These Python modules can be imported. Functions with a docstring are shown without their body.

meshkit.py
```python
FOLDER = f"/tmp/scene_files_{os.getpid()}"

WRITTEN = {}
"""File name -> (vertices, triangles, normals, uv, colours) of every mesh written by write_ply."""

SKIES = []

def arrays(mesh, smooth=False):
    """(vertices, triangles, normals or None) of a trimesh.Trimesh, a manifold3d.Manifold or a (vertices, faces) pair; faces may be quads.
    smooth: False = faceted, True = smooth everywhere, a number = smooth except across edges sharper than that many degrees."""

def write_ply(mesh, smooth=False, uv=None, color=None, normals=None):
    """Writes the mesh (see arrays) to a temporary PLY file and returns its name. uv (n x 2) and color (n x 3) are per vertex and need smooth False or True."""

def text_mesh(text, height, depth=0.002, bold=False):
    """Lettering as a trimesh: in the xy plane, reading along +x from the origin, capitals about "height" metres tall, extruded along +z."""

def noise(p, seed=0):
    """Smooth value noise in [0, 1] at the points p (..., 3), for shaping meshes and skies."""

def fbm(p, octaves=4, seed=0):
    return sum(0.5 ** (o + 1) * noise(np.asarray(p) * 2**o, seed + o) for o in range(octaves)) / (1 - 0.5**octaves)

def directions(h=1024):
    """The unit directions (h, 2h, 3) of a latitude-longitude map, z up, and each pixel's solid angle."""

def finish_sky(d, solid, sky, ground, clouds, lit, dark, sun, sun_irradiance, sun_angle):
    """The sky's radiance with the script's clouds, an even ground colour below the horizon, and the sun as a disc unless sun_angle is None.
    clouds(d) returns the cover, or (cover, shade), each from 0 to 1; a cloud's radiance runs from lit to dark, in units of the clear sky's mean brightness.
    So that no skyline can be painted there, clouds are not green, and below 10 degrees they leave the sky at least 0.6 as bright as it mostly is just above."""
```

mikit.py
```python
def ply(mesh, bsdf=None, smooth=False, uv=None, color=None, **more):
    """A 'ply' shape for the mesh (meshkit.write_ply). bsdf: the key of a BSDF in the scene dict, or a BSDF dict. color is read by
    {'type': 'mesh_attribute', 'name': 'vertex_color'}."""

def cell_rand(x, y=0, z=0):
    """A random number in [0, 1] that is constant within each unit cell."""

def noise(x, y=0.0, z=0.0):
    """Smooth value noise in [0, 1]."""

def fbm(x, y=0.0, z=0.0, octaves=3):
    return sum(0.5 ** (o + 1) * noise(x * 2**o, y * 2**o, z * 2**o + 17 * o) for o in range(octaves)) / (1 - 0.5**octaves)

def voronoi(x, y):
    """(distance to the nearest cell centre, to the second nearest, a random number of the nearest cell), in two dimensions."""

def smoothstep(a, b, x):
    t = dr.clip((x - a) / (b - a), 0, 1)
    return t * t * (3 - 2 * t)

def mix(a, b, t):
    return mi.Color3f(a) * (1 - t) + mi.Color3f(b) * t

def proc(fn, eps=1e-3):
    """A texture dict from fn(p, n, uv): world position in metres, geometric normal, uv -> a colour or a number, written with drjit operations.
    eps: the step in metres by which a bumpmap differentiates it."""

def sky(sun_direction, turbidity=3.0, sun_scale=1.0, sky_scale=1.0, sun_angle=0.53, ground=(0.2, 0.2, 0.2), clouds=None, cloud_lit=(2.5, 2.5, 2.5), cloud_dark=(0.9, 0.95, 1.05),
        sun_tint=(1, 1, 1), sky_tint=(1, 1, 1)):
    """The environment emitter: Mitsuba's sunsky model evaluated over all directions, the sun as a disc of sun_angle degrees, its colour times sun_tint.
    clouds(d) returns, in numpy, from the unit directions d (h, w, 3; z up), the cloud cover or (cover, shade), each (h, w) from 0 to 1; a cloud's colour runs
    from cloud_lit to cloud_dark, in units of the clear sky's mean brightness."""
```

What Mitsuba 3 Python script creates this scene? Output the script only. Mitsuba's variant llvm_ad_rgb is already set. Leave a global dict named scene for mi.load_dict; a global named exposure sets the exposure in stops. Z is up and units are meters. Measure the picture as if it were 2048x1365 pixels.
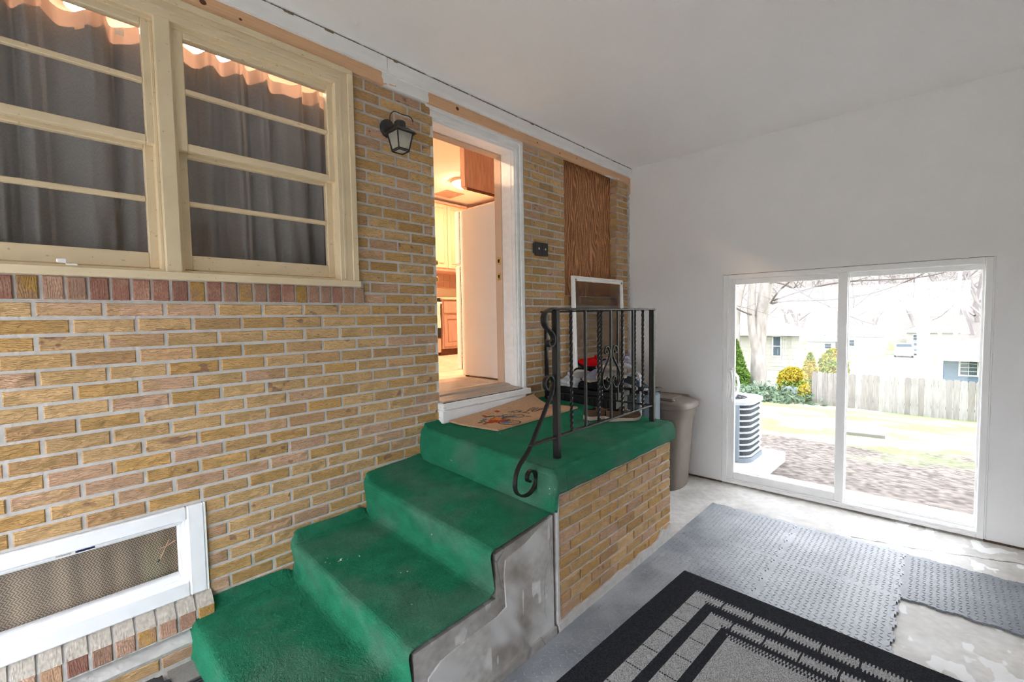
import math, random
import numpy as np
import trimesh, shapely, shapely.geometry as sg, shapely.affinity as sa
import drjit as dr
import mitsuba as mi
import mikit, meshkit
from mikit import proc, noise, fbm, voronoi, cell_rand, smoothstep, mix

T = mi.ScalarTransform4f
scene, labels = {}, {}
rng = random.Random(7)
nrg = np.random.default_rng(7)

# ------------------------------------------------------------------ camera, light, exposure
EYE = np.array([0.0057, -2.5287, 1.6603])
YAW, PITCH, ROLL, FPX = 0.75203, 0.05226, -0.016258, 912.784
_F = np.array([math.cos(YAW) * math.cos(PITCH), math.sin(YAW) * math.cos(PITCH), -math.sin(PITCH)])
_R = np.array([math.sin(YAW), -math.cos(YAW), 0.0])
_U = np.cross(_R, _F)
_UP = -_R * math.sin(ROLL) + _U * math.cos(ROLL)
scene['camera'] = {'type': 'perspective', 'fov': math.degrees(2 * math.atan(1024 / FPX)), 'fov_axis': 'x', 'near_clip': 0.02, 'far_clip': 1000.0,
                   'to_world': T().look_at(origin=EYE.tolist(), target=(EYE + _F).tolist(), up=_UP.tolist())}
exposure = 1.95
SKY = 100.0
scene['sky'] = mikit.sky([-0.45, -0.25, 0.85], turbidity=4.0, sun_scale=0.0, sky_scale=0.06 * SKY, ground=(0.30, 0.29, 0.27),
                         clouds=lambda d: (np.ones(d.shape[:2]), 0.15 * meshkit.fbm(d * 2.2, 3)), cloud_lit=(2.5, 2.62, 2.82), cloud_dark=(1.95, 2.05, 2.22))
KITCHEN = 1.85

# ------------------------------------------------------------------ materials
def rgb(*c):
    return {'type': 'rgb', 'value': [float(v) for v in c]}

def mat(key, color, rough=0.6, metallic=0.0, spec=0.4, bump=None, bscale=1.0, eps=1e-3, **kw):
    col = proc(color) if callable(color) else rgb(*color)
    b = {'type': 'principled', 'base_color': col, 'roughness': proc(rough) if callable(rough) else float(rough), 'metallic': float(metallic), 'specular': float(spec), **kw}
    if bump is not None:
        b = {'type': 'bumpmap', 'texture': proc(bump, eps), 'scale': float(bscale), 'bsdf': b}
    scene[key] = {'type': 'twosided', 'bsdf': b}
    return key

def matte(key, color, bump=None, bscale=1.0, eps=1e-3):
    col = proc(color) if callable(color) else rgb(*color)
    b = {'type': 'diffuse', 'reflectance': col}
    if bump is not None:
        b = {'type': 'bumpmap', 'texture': proc(bump, eps), 'scale': float(bscale), 'bsdf': b}
    scene[key] = {'type': 'twosided', 'bsdf': b}
    return key

# brick: uv carries (brick number + metres along, metres across)
def brick_color(p, n, uv):
    i = dr.floor(uv.x)
    lx, lz = uv.x - i, uv.y
    a, b, c = cell_rand(i, 3, 1), cell_rand(i, 9, 2), cell_rand(i, 5, 7)
    tan, gold = mi.Color3f(0.62, 0.405, 0.205), mi.Color3f(0.56, 0.335, 0.13)
    pink, brown = mi.Color3f(0.59, 0.375, 0.245), mi.Color3f(0.51, 0.31, 0.155)
    col = mix(tan, gold, smoothstep(0.25, 0.62, a))
    col = mix(col, pink, smoothstep(0.66, 0.74, a))
    col = mix(col, brown, smoothstep(0.88, 0.93, a))
    # a second colour fired into one end of some bricks, and purple flashing blotches
    patch = smoothstep(0.52, 0.66, fbm(lx * 14 + i * 3.1, lz * 20, i * 0.7, 2))
    col = mix(col, mi.Color3f(0.46, 0.30, 0.13), patch * 0.5)
    blotch = smoothstep(0.71, 0.80, fbm(lx * 22 + i * 1.7, lz * 30, 4.0 + i, 2)) * smoothstep(0.80, 0.84, b)
    col = mix(col, mi.Color3f(0.27, 0.14, 0.11), blotch * 0.7)
    # shade of the wire-cut grooves, painted into the colour as dark streaks
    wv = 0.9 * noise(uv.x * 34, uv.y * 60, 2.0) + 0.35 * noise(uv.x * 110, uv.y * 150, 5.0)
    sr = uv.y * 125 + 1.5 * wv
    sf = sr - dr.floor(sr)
    groove_shade = smoothstep(0.62, 0.80, sf) * smoothstep(1.0, 0.92, sf) * smoothstep(0.30, 0.55, noise(uv.x * 60, dr.floor(sr) * 3.7, 8.0))
    col = mix(col, col * mi.Color3f(0.42, 0.36, 0.34), groove_shade * 0.6)
    grain = noise(p.x * 160 + p.y * 90, p.y * 160, p.z * 420)
    return col * (0.90 + 0.24 * c) * (0.84 + 0.32 * grain)

def rug_face(p, n, uv):
    w = 0.9 * noise(uv.x * 34, uv.y * 60, 2.0) + 0.35 * noise(uv.x * 110, uv.y * 150, 5.0)
    r = uv.y * 125 + 1.5 * w
    saw = r - dr.floor(r)
    amp = 0.4 + 0.6 * noise(uv.x * 45, r * 0.7, 9.0)
    return 0.0055 * saw * amp + 0.0015 * noise(uv.x * 300, uv.y * 600, 1.0)
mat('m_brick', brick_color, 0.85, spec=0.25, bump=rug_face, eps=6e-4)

def sill_color(p, n, uv):
    i = dr.floor(uv.x)
    lx, lz = uv.x - i, uv.y
    a, c = cell_rand(i, 13, 1), cell_rand(i, 5, 17)
    red, rbrown = mi.Color3f(0.285, 0.135, 0.098), mi.Color3f(0.34, 0.20, 0.14)
    gold, pink = mi.Color3f(0.40, 0.235, 0.075), mi.Color3f(0.43, 0.27, 0.19)
    col = mix(red, rbrown, smoothstep(0.28, 0.36, a))
    col = mix(col, pink, smoothstep(0.55, 0.6, a))
    col = mix(col, gold, smoothstep(0.7, 0.75, a))
    col = mix(col, rbrown, 0.6 * smoothstep(0.5, 0.68, fbm(lx * 18 + i * 2.3, lz * 18, i * 0.9, 2)))
    return col * (0.78 + 0.36 * c) * (0.72 + 0.55 * noise(p.x * 300, p.y * 200, p.z * 120))
mat('m_sill_brick', sill_color, 0.85, spec=0.25, bump=rug_face, eps=6e-4)

def mortar_color(p, n, uv):
    g = fbm(p.x * 30, p.y * 30, p.z * 30, 3)
    return mi.Color3f(0.56, 0.54, 0.515) * (0.78 + 0.36 * g)
matte('m_mortar', mortar_color, bump=lambda p, n, uv: 0.004 * fbm(p.x * 90, p.y * 90, p.z * 90, 2), eps=1.5e-3)

def wall_paint(p, n, uv):
    s = fbm(p.x * 1.6, p.y * 1.6, p.z * 1.6 + 3.0, 3)
    return mi.Color3f(0.845, 0.845, 0.84) * (0.965 + 0.06 * s)
mat('m_wall', wall_paint, 0.7, spec=0.2, bump=lambda p, n, uv: 0.0009 * fbm(p.x * 55, p.y * 55, p.z * 55, 2), eps=2e-3)
mat('m_ceiling', lambda p, n, uv: mi.Color3f(0.835, 0.83, 0.82) * (0.965 + 0.06 * fbm(p.x * 1.3, p.y * 1.3, 5.0, 3)), 0.75, spec=0.15,
    bump=lambda p, n, uv: 0.0009 * fbm(p.x * 60, p.y * 60, p.z * 60, 2), eps=2e-3)
mat('m_white_trim', lambda p, n, uv: mi.Color3f(0.84, 0.84, 0.835) * (0.9 + 0.14 * fbm(p.x * 6, p.y * 30, p.z * 30, 3)), 0.45, spec=0.4)
mat('m_vinyl', (0.86, 0.86, 0.85), 0.35, spec=0.5)
mat('m_vinyl_blue', (0.84, 0.86, 0.89), 0.33, spec=0.5)

def cream(p, n, uv):
    chip = smoothstep(0.76, 0.79, fbm(p.x * 60, p.y * 60, p.z * 60, 3))
    col = mi.Color3f(0.70, 0.575, 0.385) * (0.92 + 0.16 * fbm(p.x * 7, p.y * 40, p.z * 7, 3))
    return mix(col, mi.Color3f(0.45, 0.36, 0.24), chip * 0.7)
mat('m_cream', cream, 0.42, spec=0.4, bump=lambda p, n, uv: 0.0004 * fbm(p.x * 40, p.y * 40, p.z * 40, 3), eps=2e-3)

def bare_wood(p, n, uv):
    g = fbm(p.x * 5, p.y * 120, p.z * 130, 3)
    col = mix(mi.Color3f(0.62, 0.36, 0.20), mi.Color3f(0.74, 0.48, 0.29), g)
    # scraps of white paint left on the board
    sx = fbm(p.x * 3.4 + 1.7, p.z * 14, 3.0, 4) + 0.16 * fbm(p.x * 60, p.z * 90, 1.0, 2)
    inside = lambda a, b: smoothstep(a - 0.03, a + 0.03, p.x) * smoothstep(b + 0.02, b - 0.02, p.x)
    where = inside(1.56, 1.93) + 0.62 * inside(2.62, 2.86) + 0.55 * inside(3.75, 4.7) + 0.5 * inside(1.30, 1.36) + 0.35 * inside(0.78, 1.05)
    paint = smoothstep(0.66, 0.68, sx * 0.55 + 0.48 * where)
    ring = lambda kx, kz: dr.sqrt(dr.square(p.x - kx) + dr.square((p.z - kz) * 1.15))
    for kx, kz in ((0.645, 3.135), (0.80, 3.128), (2.17, 3.135), (3.05, 3.132), (3.36, 3.12), (3.62, 3.135)):
        r = 0.016 if kx < 3 and abs(kx - 0.8) > 0.05 else 0.008
        col = mix(col, mi.Color3f(0.13, 0.045, 0.025), 1 - smoothstep(r * 0.75, r, ring(kx, kz)))
    return mix(col, mi.Color3f(0.80, 0.795, 0.78), paint)
mat('m_board', bare_wood, 0.6, spec=0.3)

def plywood(p, n, uv):
    # cathedral grain of rotary-cut fir
    w = p.x * 9 + 0.9 * fbm(p.x * 3.2, 1.0, p.z * 0.9, 3) * 6 + 0.35 * noise(p.x * 40, 2.0, p.z * 7)
    ring = w * 2.6
    t = ring - dr.floor(ring)
    line = smoothstep(0.05, 0.55, t) * (1 - smoothstep(0.82, 1.0, t))
    col = mix(mi.Color3f(0.56, 0.275, 0.125), mi.Color3f(0.27, 0.105, 0.045), line)
    return col * (0.8 + 0.4 * noise(p.x * 180, 3.0, p.z * 14))
mat('m_plywood', plywood, 0.6, spec=0.3, bump=lambda p, n, uv: 0.001 * noise(p.x * 180, 3.0, p.z * 12), eps=2e-3)

def carpet_color(p, n, uv):
    f = noise(p.x * 420, p.y * 420, p.z * 420)
    m = fbm(p.x * 16, p.y * 16, p.z * 16, 3)
    col = mix(mi.Color3f(0.008, 0.085, 0.044), mi.Color3f(0.022, 0.185, 0.100), f)
    dust = smoothstep(0.40, 0.70, fbm(p.x * 4.5, p.y * 4.5, p.z * 4.5 + 2.0, 4)) * (0.35 + 0.65 * smoothstep(0.3, 0.9, f))
    col = mix(col, mi.Color3f(0.085, 0.135, 0.105), 0.75 * dust)
    lint = smoothstep(0.90, 0.93, noise(p.x * 75, p.y * 75, p.z * 75)) * smoothstep(0.80, 0.9, noise(p.x * 9, p.y * 9, p.z * 9 + 5))
    col = mix(col, mi.Color3f(0.5, 0.52, 0.46), lint)
    return col * (0.75 + 0.5 * m)
mat('m_carpet', carpet_color, 0.95, spec=0.12, sheen=0.6, sheen_tint=0.8,
    bump=lambda p, n, uv: 0.0035 * noise(p.x * 330, p.y * 330, p.z * 210) + 0.003 * noise(p.x * 110, p.y * 110, p.z * 70), eps=1e-3)
matte('m_carpet_back', (0.42, 0.36, 0.28))

def stair_concrete(p, n, uv):
    m = fbm(p.x * 3.0 + p.z * 2.0, p.y * 4, p.z * 2.2 - p.x * 1.6, 4)
    f = fbm(p.x * 40, p.y * 40, p.z * 40, 3)
    col = mix(mi.Color3f(0.20, 0.18, 0.16), mi.Color3f(0.36, 0.35, 0.335), smoothstep(0.32, 0.66, m))
    drip = smoothstep(0.72, 0.76, noise(p.x * 40, p.z * 9, 8.0)) * smoothstep(0.6, 0.72, noise(p.x * 7, p.z * 7, 2.0))
    col = mix(col, mi.Color3f(0.62, 0.62, 0.62), drip * 0.5)
    d1, d2, _ = voronoi(p.x * 2.1 + 0.25 * fbm(p.x * 9, p.z * 9, 1.0, 2), p.z * 1.4 + 0.25 * fbm(p.x * 9, p.z * 9, 7.0, 2))
    crack = 1 - smoothstep(0.006, 0.020, d2 - d1)
    return mix(col * (0.8 + 0.4 * f), mi.Color3f(0.17, 0.16, 0.15), 0.7 * crack)
mat('m_stair_concrete', stair_concrete, 0.8, spec=0.25, bump=lambda p, n, uv: 0.004 * fbm(p.x * 25, p.y * 25, p.z * 25, 4), eps=2e-3)

def floor_concrete(p, n, uv):
    m = fbm(p.x * 1.7, p.y * 1.7, 1.0, 4)
    f = fbm(p.x * 30, p.y * 30, 4.0, 3)
    col = mix(mi.Color3f(0.42, 0.40, 0.37), mi.Color3f(0.58, 0.56, 0.525), smoothstep(0.3, 0.7, m)) * (0.86 + 0.28 * f)
    splash = smoothstep(0.60, 0.66, fbm(p.x * 9 + p.y * 3, p.y * 13 - p.x * 2, 6.0, 3)) * smoothstep(-2.0, -2.45, p.y)
    col = mix(col, mi.Color3f(0.80, 0.80, 0.79), 0.8 * splash)
    pts = ((4.10, -2.10), (4.13, -2.24), (4.17, -2.45), (4.29, -2.745), (4.37, -2.97), (4.50, -3.6))
    wob = 0.03 * (fbm(p.x * 14, p.y * 14, 2.0, 3) - 0.5)
    near = mi.Float(9)
    for (ax, ay), (bx_, by_) in zip(pts[:-1], pts[1:]):
        ux, uy = bx_ - ax, by_ - ay
        t = dr.clip(((p.x - ax) * ux + (p.y - ay) * uy) / (ux * ux + uy * uy), 0, 1)
        near = dr.minimum(near, dr.sqrt(dr.square(p.x - ax - t * ux + wob) + dr.square(p.y - ay - t * uy + wob)))
    wid = 0.004 + 0.010 * noise(p.x * 20, p.y * 20, 3.0)
    return mix(col, mi.Color3f(0.09, 0.085, 0.08), 0.85 * (1 - smoothstep(wid * 0.5, wid, near)))
mat('m_floor', floor_concrete, lambda p, n, uv: 0.42 + 0.3 * fbm(p.x * 6, p.y * 6, 2.0, 2), spec=0.4,
    bump=lambda p, n, uv: 0.0015 * fbm(p.x * 22, p.y * 22, 3.0, 3), eps=2e-3)

def foam(base, dusty):
    def f(p, n, uv):
        m = fbm(p.x * 4.5, p.y * 4.5, 3.0, 4)
        return mix(mi.Color3f(*base), mi.Color3f(*dusty), smoothstep(0.32, 0.75, m)) * (0.88 + 0.24 * noise(p.x * 300, p.y * 300, 1.0))
    return f
mat('m_foam', foam((0.20, 0.215, 0.235), (0.30, 0.315, 0.335)), 0.42, spec=0.5, bump=lambda p, n, uv: 0.0006 * noise(p.x * 500, p.y * 500, 2.0), eps=8e-4)
mat('m_foam_dark', foam((0.125, 0.138, 0.155), (0.19, 0.205, 0.225)), 0.45, spec=0.5, bump=lambda p, n, uv: 0.0006 * noise(p.x * 500, p.y * 500, 2.0), eps=8e-4)
mat('m_foam_black', foam((0.035, 0.035, 0.04), (0.075, 0.075, 0.08)), 0.6, spec=0.4)
mat('m_foam_grey', foam((0.24, 0.22, 0.21), (0.30, 0.28, 0.27)), 0.6, spec=0.3)

mat('m_iron', (0.008, 0.008, 0.009), 0.34, spec=0.42, bump=lambda p, n, uv: 0.0012 * fbm(p.x * 70, p.y * 70, p.z * 70, 2), eps=2e-3)
mat('m_black_plastic', (0.010, 0.010, 0.012), 0.4, spec=0.45)
mat('m_dark_metal', (0.022, 0.021, 0.020), 0.38, spec=0.5)
mat('m_brass', (0.75, 0.55, 0.22), 0.25, metallic=1.0)
mat('m_steel', (0.62, 0.63, 0.64), 0.3, metallic=1.0)
mat('m_white_plastic', (0.80, 0.80, 0.79), 0.4, spec=0.5)
scene['m_glass'] = {'type': 'thindielectric', 'int_ior': 1.5}

# ------------------------------------------------------------------ mesh helpers
def cbox(x0, x1, y0, y1, z0, z1, b=0.003):
    """Box with chamfered edges (44 triangles), or a plain one when b is 0."""
    lo, hi = np.array([min(x0, x1), min(y0, y1), min(z0, z1)]), np.array([max(x0, x1), max(y0, y1), max(z0, z1)])
    if b <= 0:
        m = trimesh.creation.box(extents=hi - lo)
        m.apply_translation((lo + hi) / 2)
        return m
    b = min(b, 0.45 * float((hi - lo).min()))
    c, h = (lo + hi) / 2, (hi - lo) / 2
    pts = []
    for sx in (-1, 1):
        for sy in (-1, 1):
            for sz in (-1, 1):
                s = np.array([sx, sy, sz])
                for k in range(3):
                    q = s * (h - b)
                    q[k] = s[k] * h[k]
                    pts.append(c + q)
    return _cbox_faces(np.array(pts))

_CB = None
def _cbox_faces(pts):
    global _CB
    if _CB is None:
        ref = []
        for sx in (-1, 1):
            for sy in (-1, 1):
                for sz in (-1, 1):
                    s = np.array([sx, sy, sz], float)
                    for k in range(3):
                        q = s * 0.8
                        q[k] = s[k]
                        ref.append(q)
        ref = np.array(ref)
        from scipy.spatial import ConvexHull
        h = ConvexHull(ref)
        f = []
        for tri, eq in zip(h.simplices, h.equations):
            a, b, c = ref[tri]
            f.append(tri if np.dot(np.cross(b - a, c - a), eq[:3]) > 0 else tri[::-1])
        _CB = np.array(f)
    return trimesh.Trimesh(pts, _CB, process=False)

def join(*ms):
    ms = [m for q in ms for m in (q if isinstance(q, (list, tuple)) else [q])]
    return trimesh.util.concatenate(ms)

def shift(m, dx=0, dy=0, dz=0):
    m = m.copy()
    m.apply_translation([dx, dy, dz])
    return m

def turn(m, deg, axis=(0, 0, 1), at=(0, 0, 0)):
    m = m.copy()
    m.apply_transform(trimesh.transformations.rotation_matrix(math.radians(deg), axis, at))
    return m

def tube(path, r, sides=8, closed=False, caps=True):
    p = np.asarray(path, float)
    n = len(p)
    r = np.broadcast_to(np.asarray(r, float), (n,))
    t = np.gradient(p, axis=0)
    if closed:
        t = np.roll(p, -1, 0) - np.roll(p, 1, 0)
    t /= np.linalg.norm(t, axis=1, keepdims=True) + 1e-12
    a = np.array([0, 0, 1.0]) if abs(t[0][2]) < 0.9 else np.array([1.0, 0, 0])
    vs = []
    for k in range(n):
        a = a - t[k] * np.dot(a, t[k])
        a /= np.linalg.norm(a) + 1e-12
        b = np.cross(t[k], a)
        ang = np.arange(sides) * 2 * math.pi / sides
        vs.append(p[k] + r[k] * (np.cos(ang)[:, None] * a + np.sin(ang)[:, None] * b))
    v = np.vstack(vs)
    f = []
    for k in range(n if closed else n - 1):
        k2 = (k + 1) % n
        for j in range(sides):
            j2 = (j + 1) % sides
            f += [[k * sides + j, k * sides + j2, k2 * sides + j2], [k * sides + j, k2 * sides + j2, k2 * sides + j]]
    if caps and not closed:
        v = np.vstack([v, p[:1], p[-1:]])
        c0, c1 = len(v) - 2, len(v) - 1
        for j in range(sides):
            j2 = (j + 1) % sides
            f += [[c0, j2, j], [c1, (n - 1) * sides + j, (n - 1) * sides + j2]]
    return trimesh.Trimesh(v, np.array(f), process=False)

def flat_bar(path, width, thick, side):
    """A flat bar bent along path; 'side' is the direction of its width."""
    p, s = np.asarray(path, float), np.asarray(side, float)
    t = np.gradient(p, axis=0)
    t /= np.linalg.norm(t, axis=1, keepdims=True) + 1e-12
    nn = np.cross(t, s)
    nn /= np.linalg.norm(nn, axis=1, keepdims=True) + 1e-12
    w, h = np.broadcast_to(width, (len(p),))[:, None] / 2, np.broadcast_to(thick, (len(p),))[:, None] / 2
    ring = np.stack([p + s * w + nn * h, p - s * w + nn * h, p - s * w - nn * h, p + s * w - nn * h], 1)
    v, n = ring.reshape(-1, 3), len(p)
    f = []
    for k in range(n - 1):
        for j in range(4):
            a, b = k * 4 + j, k * 4 + (j + 1) % 4
            f += [[a, a + 4, b + 4], [a, b + 4, b]]
    f += [[0, 1, 2], [0, 2, 3], [4 * n - 4, 4 * n - 2, 4 * n - 3], [4 * n - 4, 4 * n - 1, 4 * n - 2]]
    m = trimesh.Trimesh(v, np.array(f), process=False)
    return m

def rod(a, b, r, sides=10):
    return tube(np.linspace(np.asarray(a, float), np.asarray(b, float), 2), r, sides)

def square_bar(a, b, w):
    """Upright or level square bar between two points, slightly chamfered."""
    a, b = np.asarray(a, float), np.asarray(b, float)
    lo, hi = np.minimum(a, b) - w / 2, np.maximum(a, b) + w / 2
    k = int(np.argmax(np.abs(b - a)))
    lo[k], hi[k] = min(a[k], b[k]), max(a[k], b[k])
    return cbox(lo[0], hi[0], lo[1], hi[1], lo[2], hi[2], w * 0.12)

def lathe(profile, sides=28, center=(0, 0, 0)):
    m = trimesh.creation.revolve(np.asarray(profile, float), sections=sides)
    m.apply_translation(center)
    return m

def extrude(poly, h, z=0.0):
    polys = list(getattr(poly, 'geoms', [poly]))
    m = join([trimesh.creation.extrude_polygon(q, h, engine='earcut') for q in polys if q.area > 1e-9])
    m.apply_translation([0, 0, z])
    return m

def extrude_xz(poly, y0, y1):
    """A polygon drawn in (x, z), extruded from y0 to y1."""
    m = extrude(poly, abs(y1 - y0))
    v = m.vertices
    m = trimesh.Trimesh(np.stack([v[:, 0], max(y0, y1) - v[:, 2], v[:, 1]], 1), m.faces, process=False)
    return m

def extrude_yz(poly, x0, x1):
    m = extrude(poly, abs(x1 - x0))
    v = m.vertices
    return trimesh.Trimesh(np.stack([v[:, 2] + min(x0, x1), v[:, 0], v[:, 1]], 1), m.faces, process=False)

def grid_mesh(P):
    """P (n, m, 3) -> surface."""
    n, m = P.shape[:2]
    i, j = np.meshgrid(np.arange(n - 1), np.arange(m - 1), indexing='ij')
    a = (i * m + j).ravel()
    f = np.vstack([np.stack([a, a + m, a + m + 1], 1), np.stack([a, a + m + 1, a + 1], 1)])
    return trimesh.Trimesh(P.reshape(-1, 3), f, process=False)

def frame_xz(x0, x1, z0, z1, wl, wr, wb, wt, y0, y1, b=0.003):
    """Rectangular frame in the wall's plane: two stiles and two rails."""
    return join(cbox(x0, x0 + wl, y0, y1, z0, z1, b), cbox(x1 - wr, x1, y0, y1, z0, z1, b),
                cbox(x0 + wl, x1 - wr, y0, y1, z0, z0 + wb, b), cbox(x0 + wl, x1 - wr, y0, y1, z1 - wt, z1, b))

def frame_yz(y0, y1, z0, z1, wl, wr, wb, wt, x0, x1, b=0.003):
    return join(cbox(x0, x1, y0, y0 + wl, z0, z1, b), cbox(x0, x1, y1 - wr, y1, z0, z1, b),
                cbox(x0, x1, y0 + wl, y1 - wr, z0, z0 + wb, b), cbox(x0, x1, y0 + wl, y1 - wr, z1 - wt, z1, b))

def sheet_xz(x0, x1, z0, z1, y):
    return trimesh.Trimesh([[x0, y, z0], [x1, y, z0], [x1, y, z1], [x0, y, z1]], [[0, 1, 2], [0, 2, 3]], process=False)

def sheet_yz(y0, y1, z0, z1, x):
    return trimesh.Trimesh([[x, y0, z0], [x, y1, z0], [x, y1, z1], [x, y0, z1]], [[0, 2, 1], [0, 3, 2]], process=False)

def round_poly(pts, radii, n=5):
    """Polyline with rounded corners."""
    pts = [np.asarray(p, float) for p in pts]
    out = [pts[0]]
    for k in range(1, len(pts) - 1):
        a, b, c = pts[k - 1], pts[k], pts[k + 1]
        u, v = (a - b) / np.linalg.norm(a - b), (c - b) / np.linalg.norm(c - b)
        r = min(radii[k], 0.45 * np.linalg.norm(a - b), 0.45 * np.linalg.norm(c - b))
        for t in np.linspace(0, 1, n):
            out.append((1 - t) ** 2 * (b + u * r) + 2 * t * (1 - t) * b + t ** 2 * (b + v * r))
    out.append(pts[-1])
    return np.array(out)

def resample(pts, step):
    pts = np.asarray(pts, float)
    s = np.concatenate([[0], np.cumsum(np.linalg.norm(np.diff(pts, axis=0), axis=1))])
    q = np.unique(np.concatenate([np.arange(0, s[-1], step), s]))
    return np.stack([np.interp(q, s, pts[:, k]) for k in range(pts.shape[1])], 1)

def spiral(c, r0, r1, a0, a1, n=24):
    """Points (u, v) of a spiral about c from angle a0 to a1 (degrees)."""
    t = np.linspace(0, 1, n)
    a, r = np.radians(a0 + (a1 - a0) * t), r0 + (r1 - r0) * t
    return np.stack([c[0] + r * np.cos(a), c[1] + r * np.sin(a)], 1)

# ------------------------------------------------------------------ scene entries
COUNT = {}
def name_for(base):
    n = COUNT.get(base, 0)
    COUNT[base] = n + 1
    return base if n == 0 else f'{base}_{n:03d}'

def tag(key, label=None, cat=None, group=None, kind=None):
    d = labels.setdefault(key, {})
    if label: d['label'] = label
    if cat: d['category'] = cat
    if group: d['group'] = group
    if kind: d['kind'] = kind
    return key

def thing(base, label, cat, group=None, kind=None):
    return tag(name_for(base), label, cat, group, kind)

def put(base, mesh, bsdf, parent=None, smooth=False, label=None, cat=None, group=None, kind=None, uv=None, **more):
    key = name_for(f'{parent}__{base}' if parent else base)
    scene[key] = mikit.ply(mesh, bsdf, smooth=smooth, uv=uv, **more)
    if label or cat or group or kind:
        tag(key, label, cat, group, kind)
    return key

def put_shape(base, shape, parent=None, label=None, cat=None, group=None, kind=None):
    key = name_for(f'{parent}__{base}' if parent else base)
    scene[key] = dict(shape)
    if label or cat or group or kind:
        tag(key, label, cat, group, kind)
    return key

# ------------------------------------------------------------------ room shell
XF, ZC = 4.6387, 3.262           # far wall, ceiling
XW, YS = -1.15, -6.2            # unseen end wall and side wall, placed to shape the daylight
BX, BZ, ZR, X0 = 0.2032, 0.0669, 1.7525, 0.0353
WX1 = 1.372                      # right edge of the window casing

floor_poly = cbox(XW - 0.05, XF + 0.16, YS - 0.2, 0.2, -0.14, 0.0, 0)
put('floor', floor_poly, 'm_floor', kind='structure', label='pale stained concrete floor of the enclosed porch with a crack by the sliding door', cat='floor')
put('ceiling', cbox(XW, XF + 0.1, YS - 0.2, 0.25, ZC, ZC + 0.12, 0), 'm_ceiling', kind='structure', label='flat white painted porch ceiling', cat='ceiling')

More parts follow.
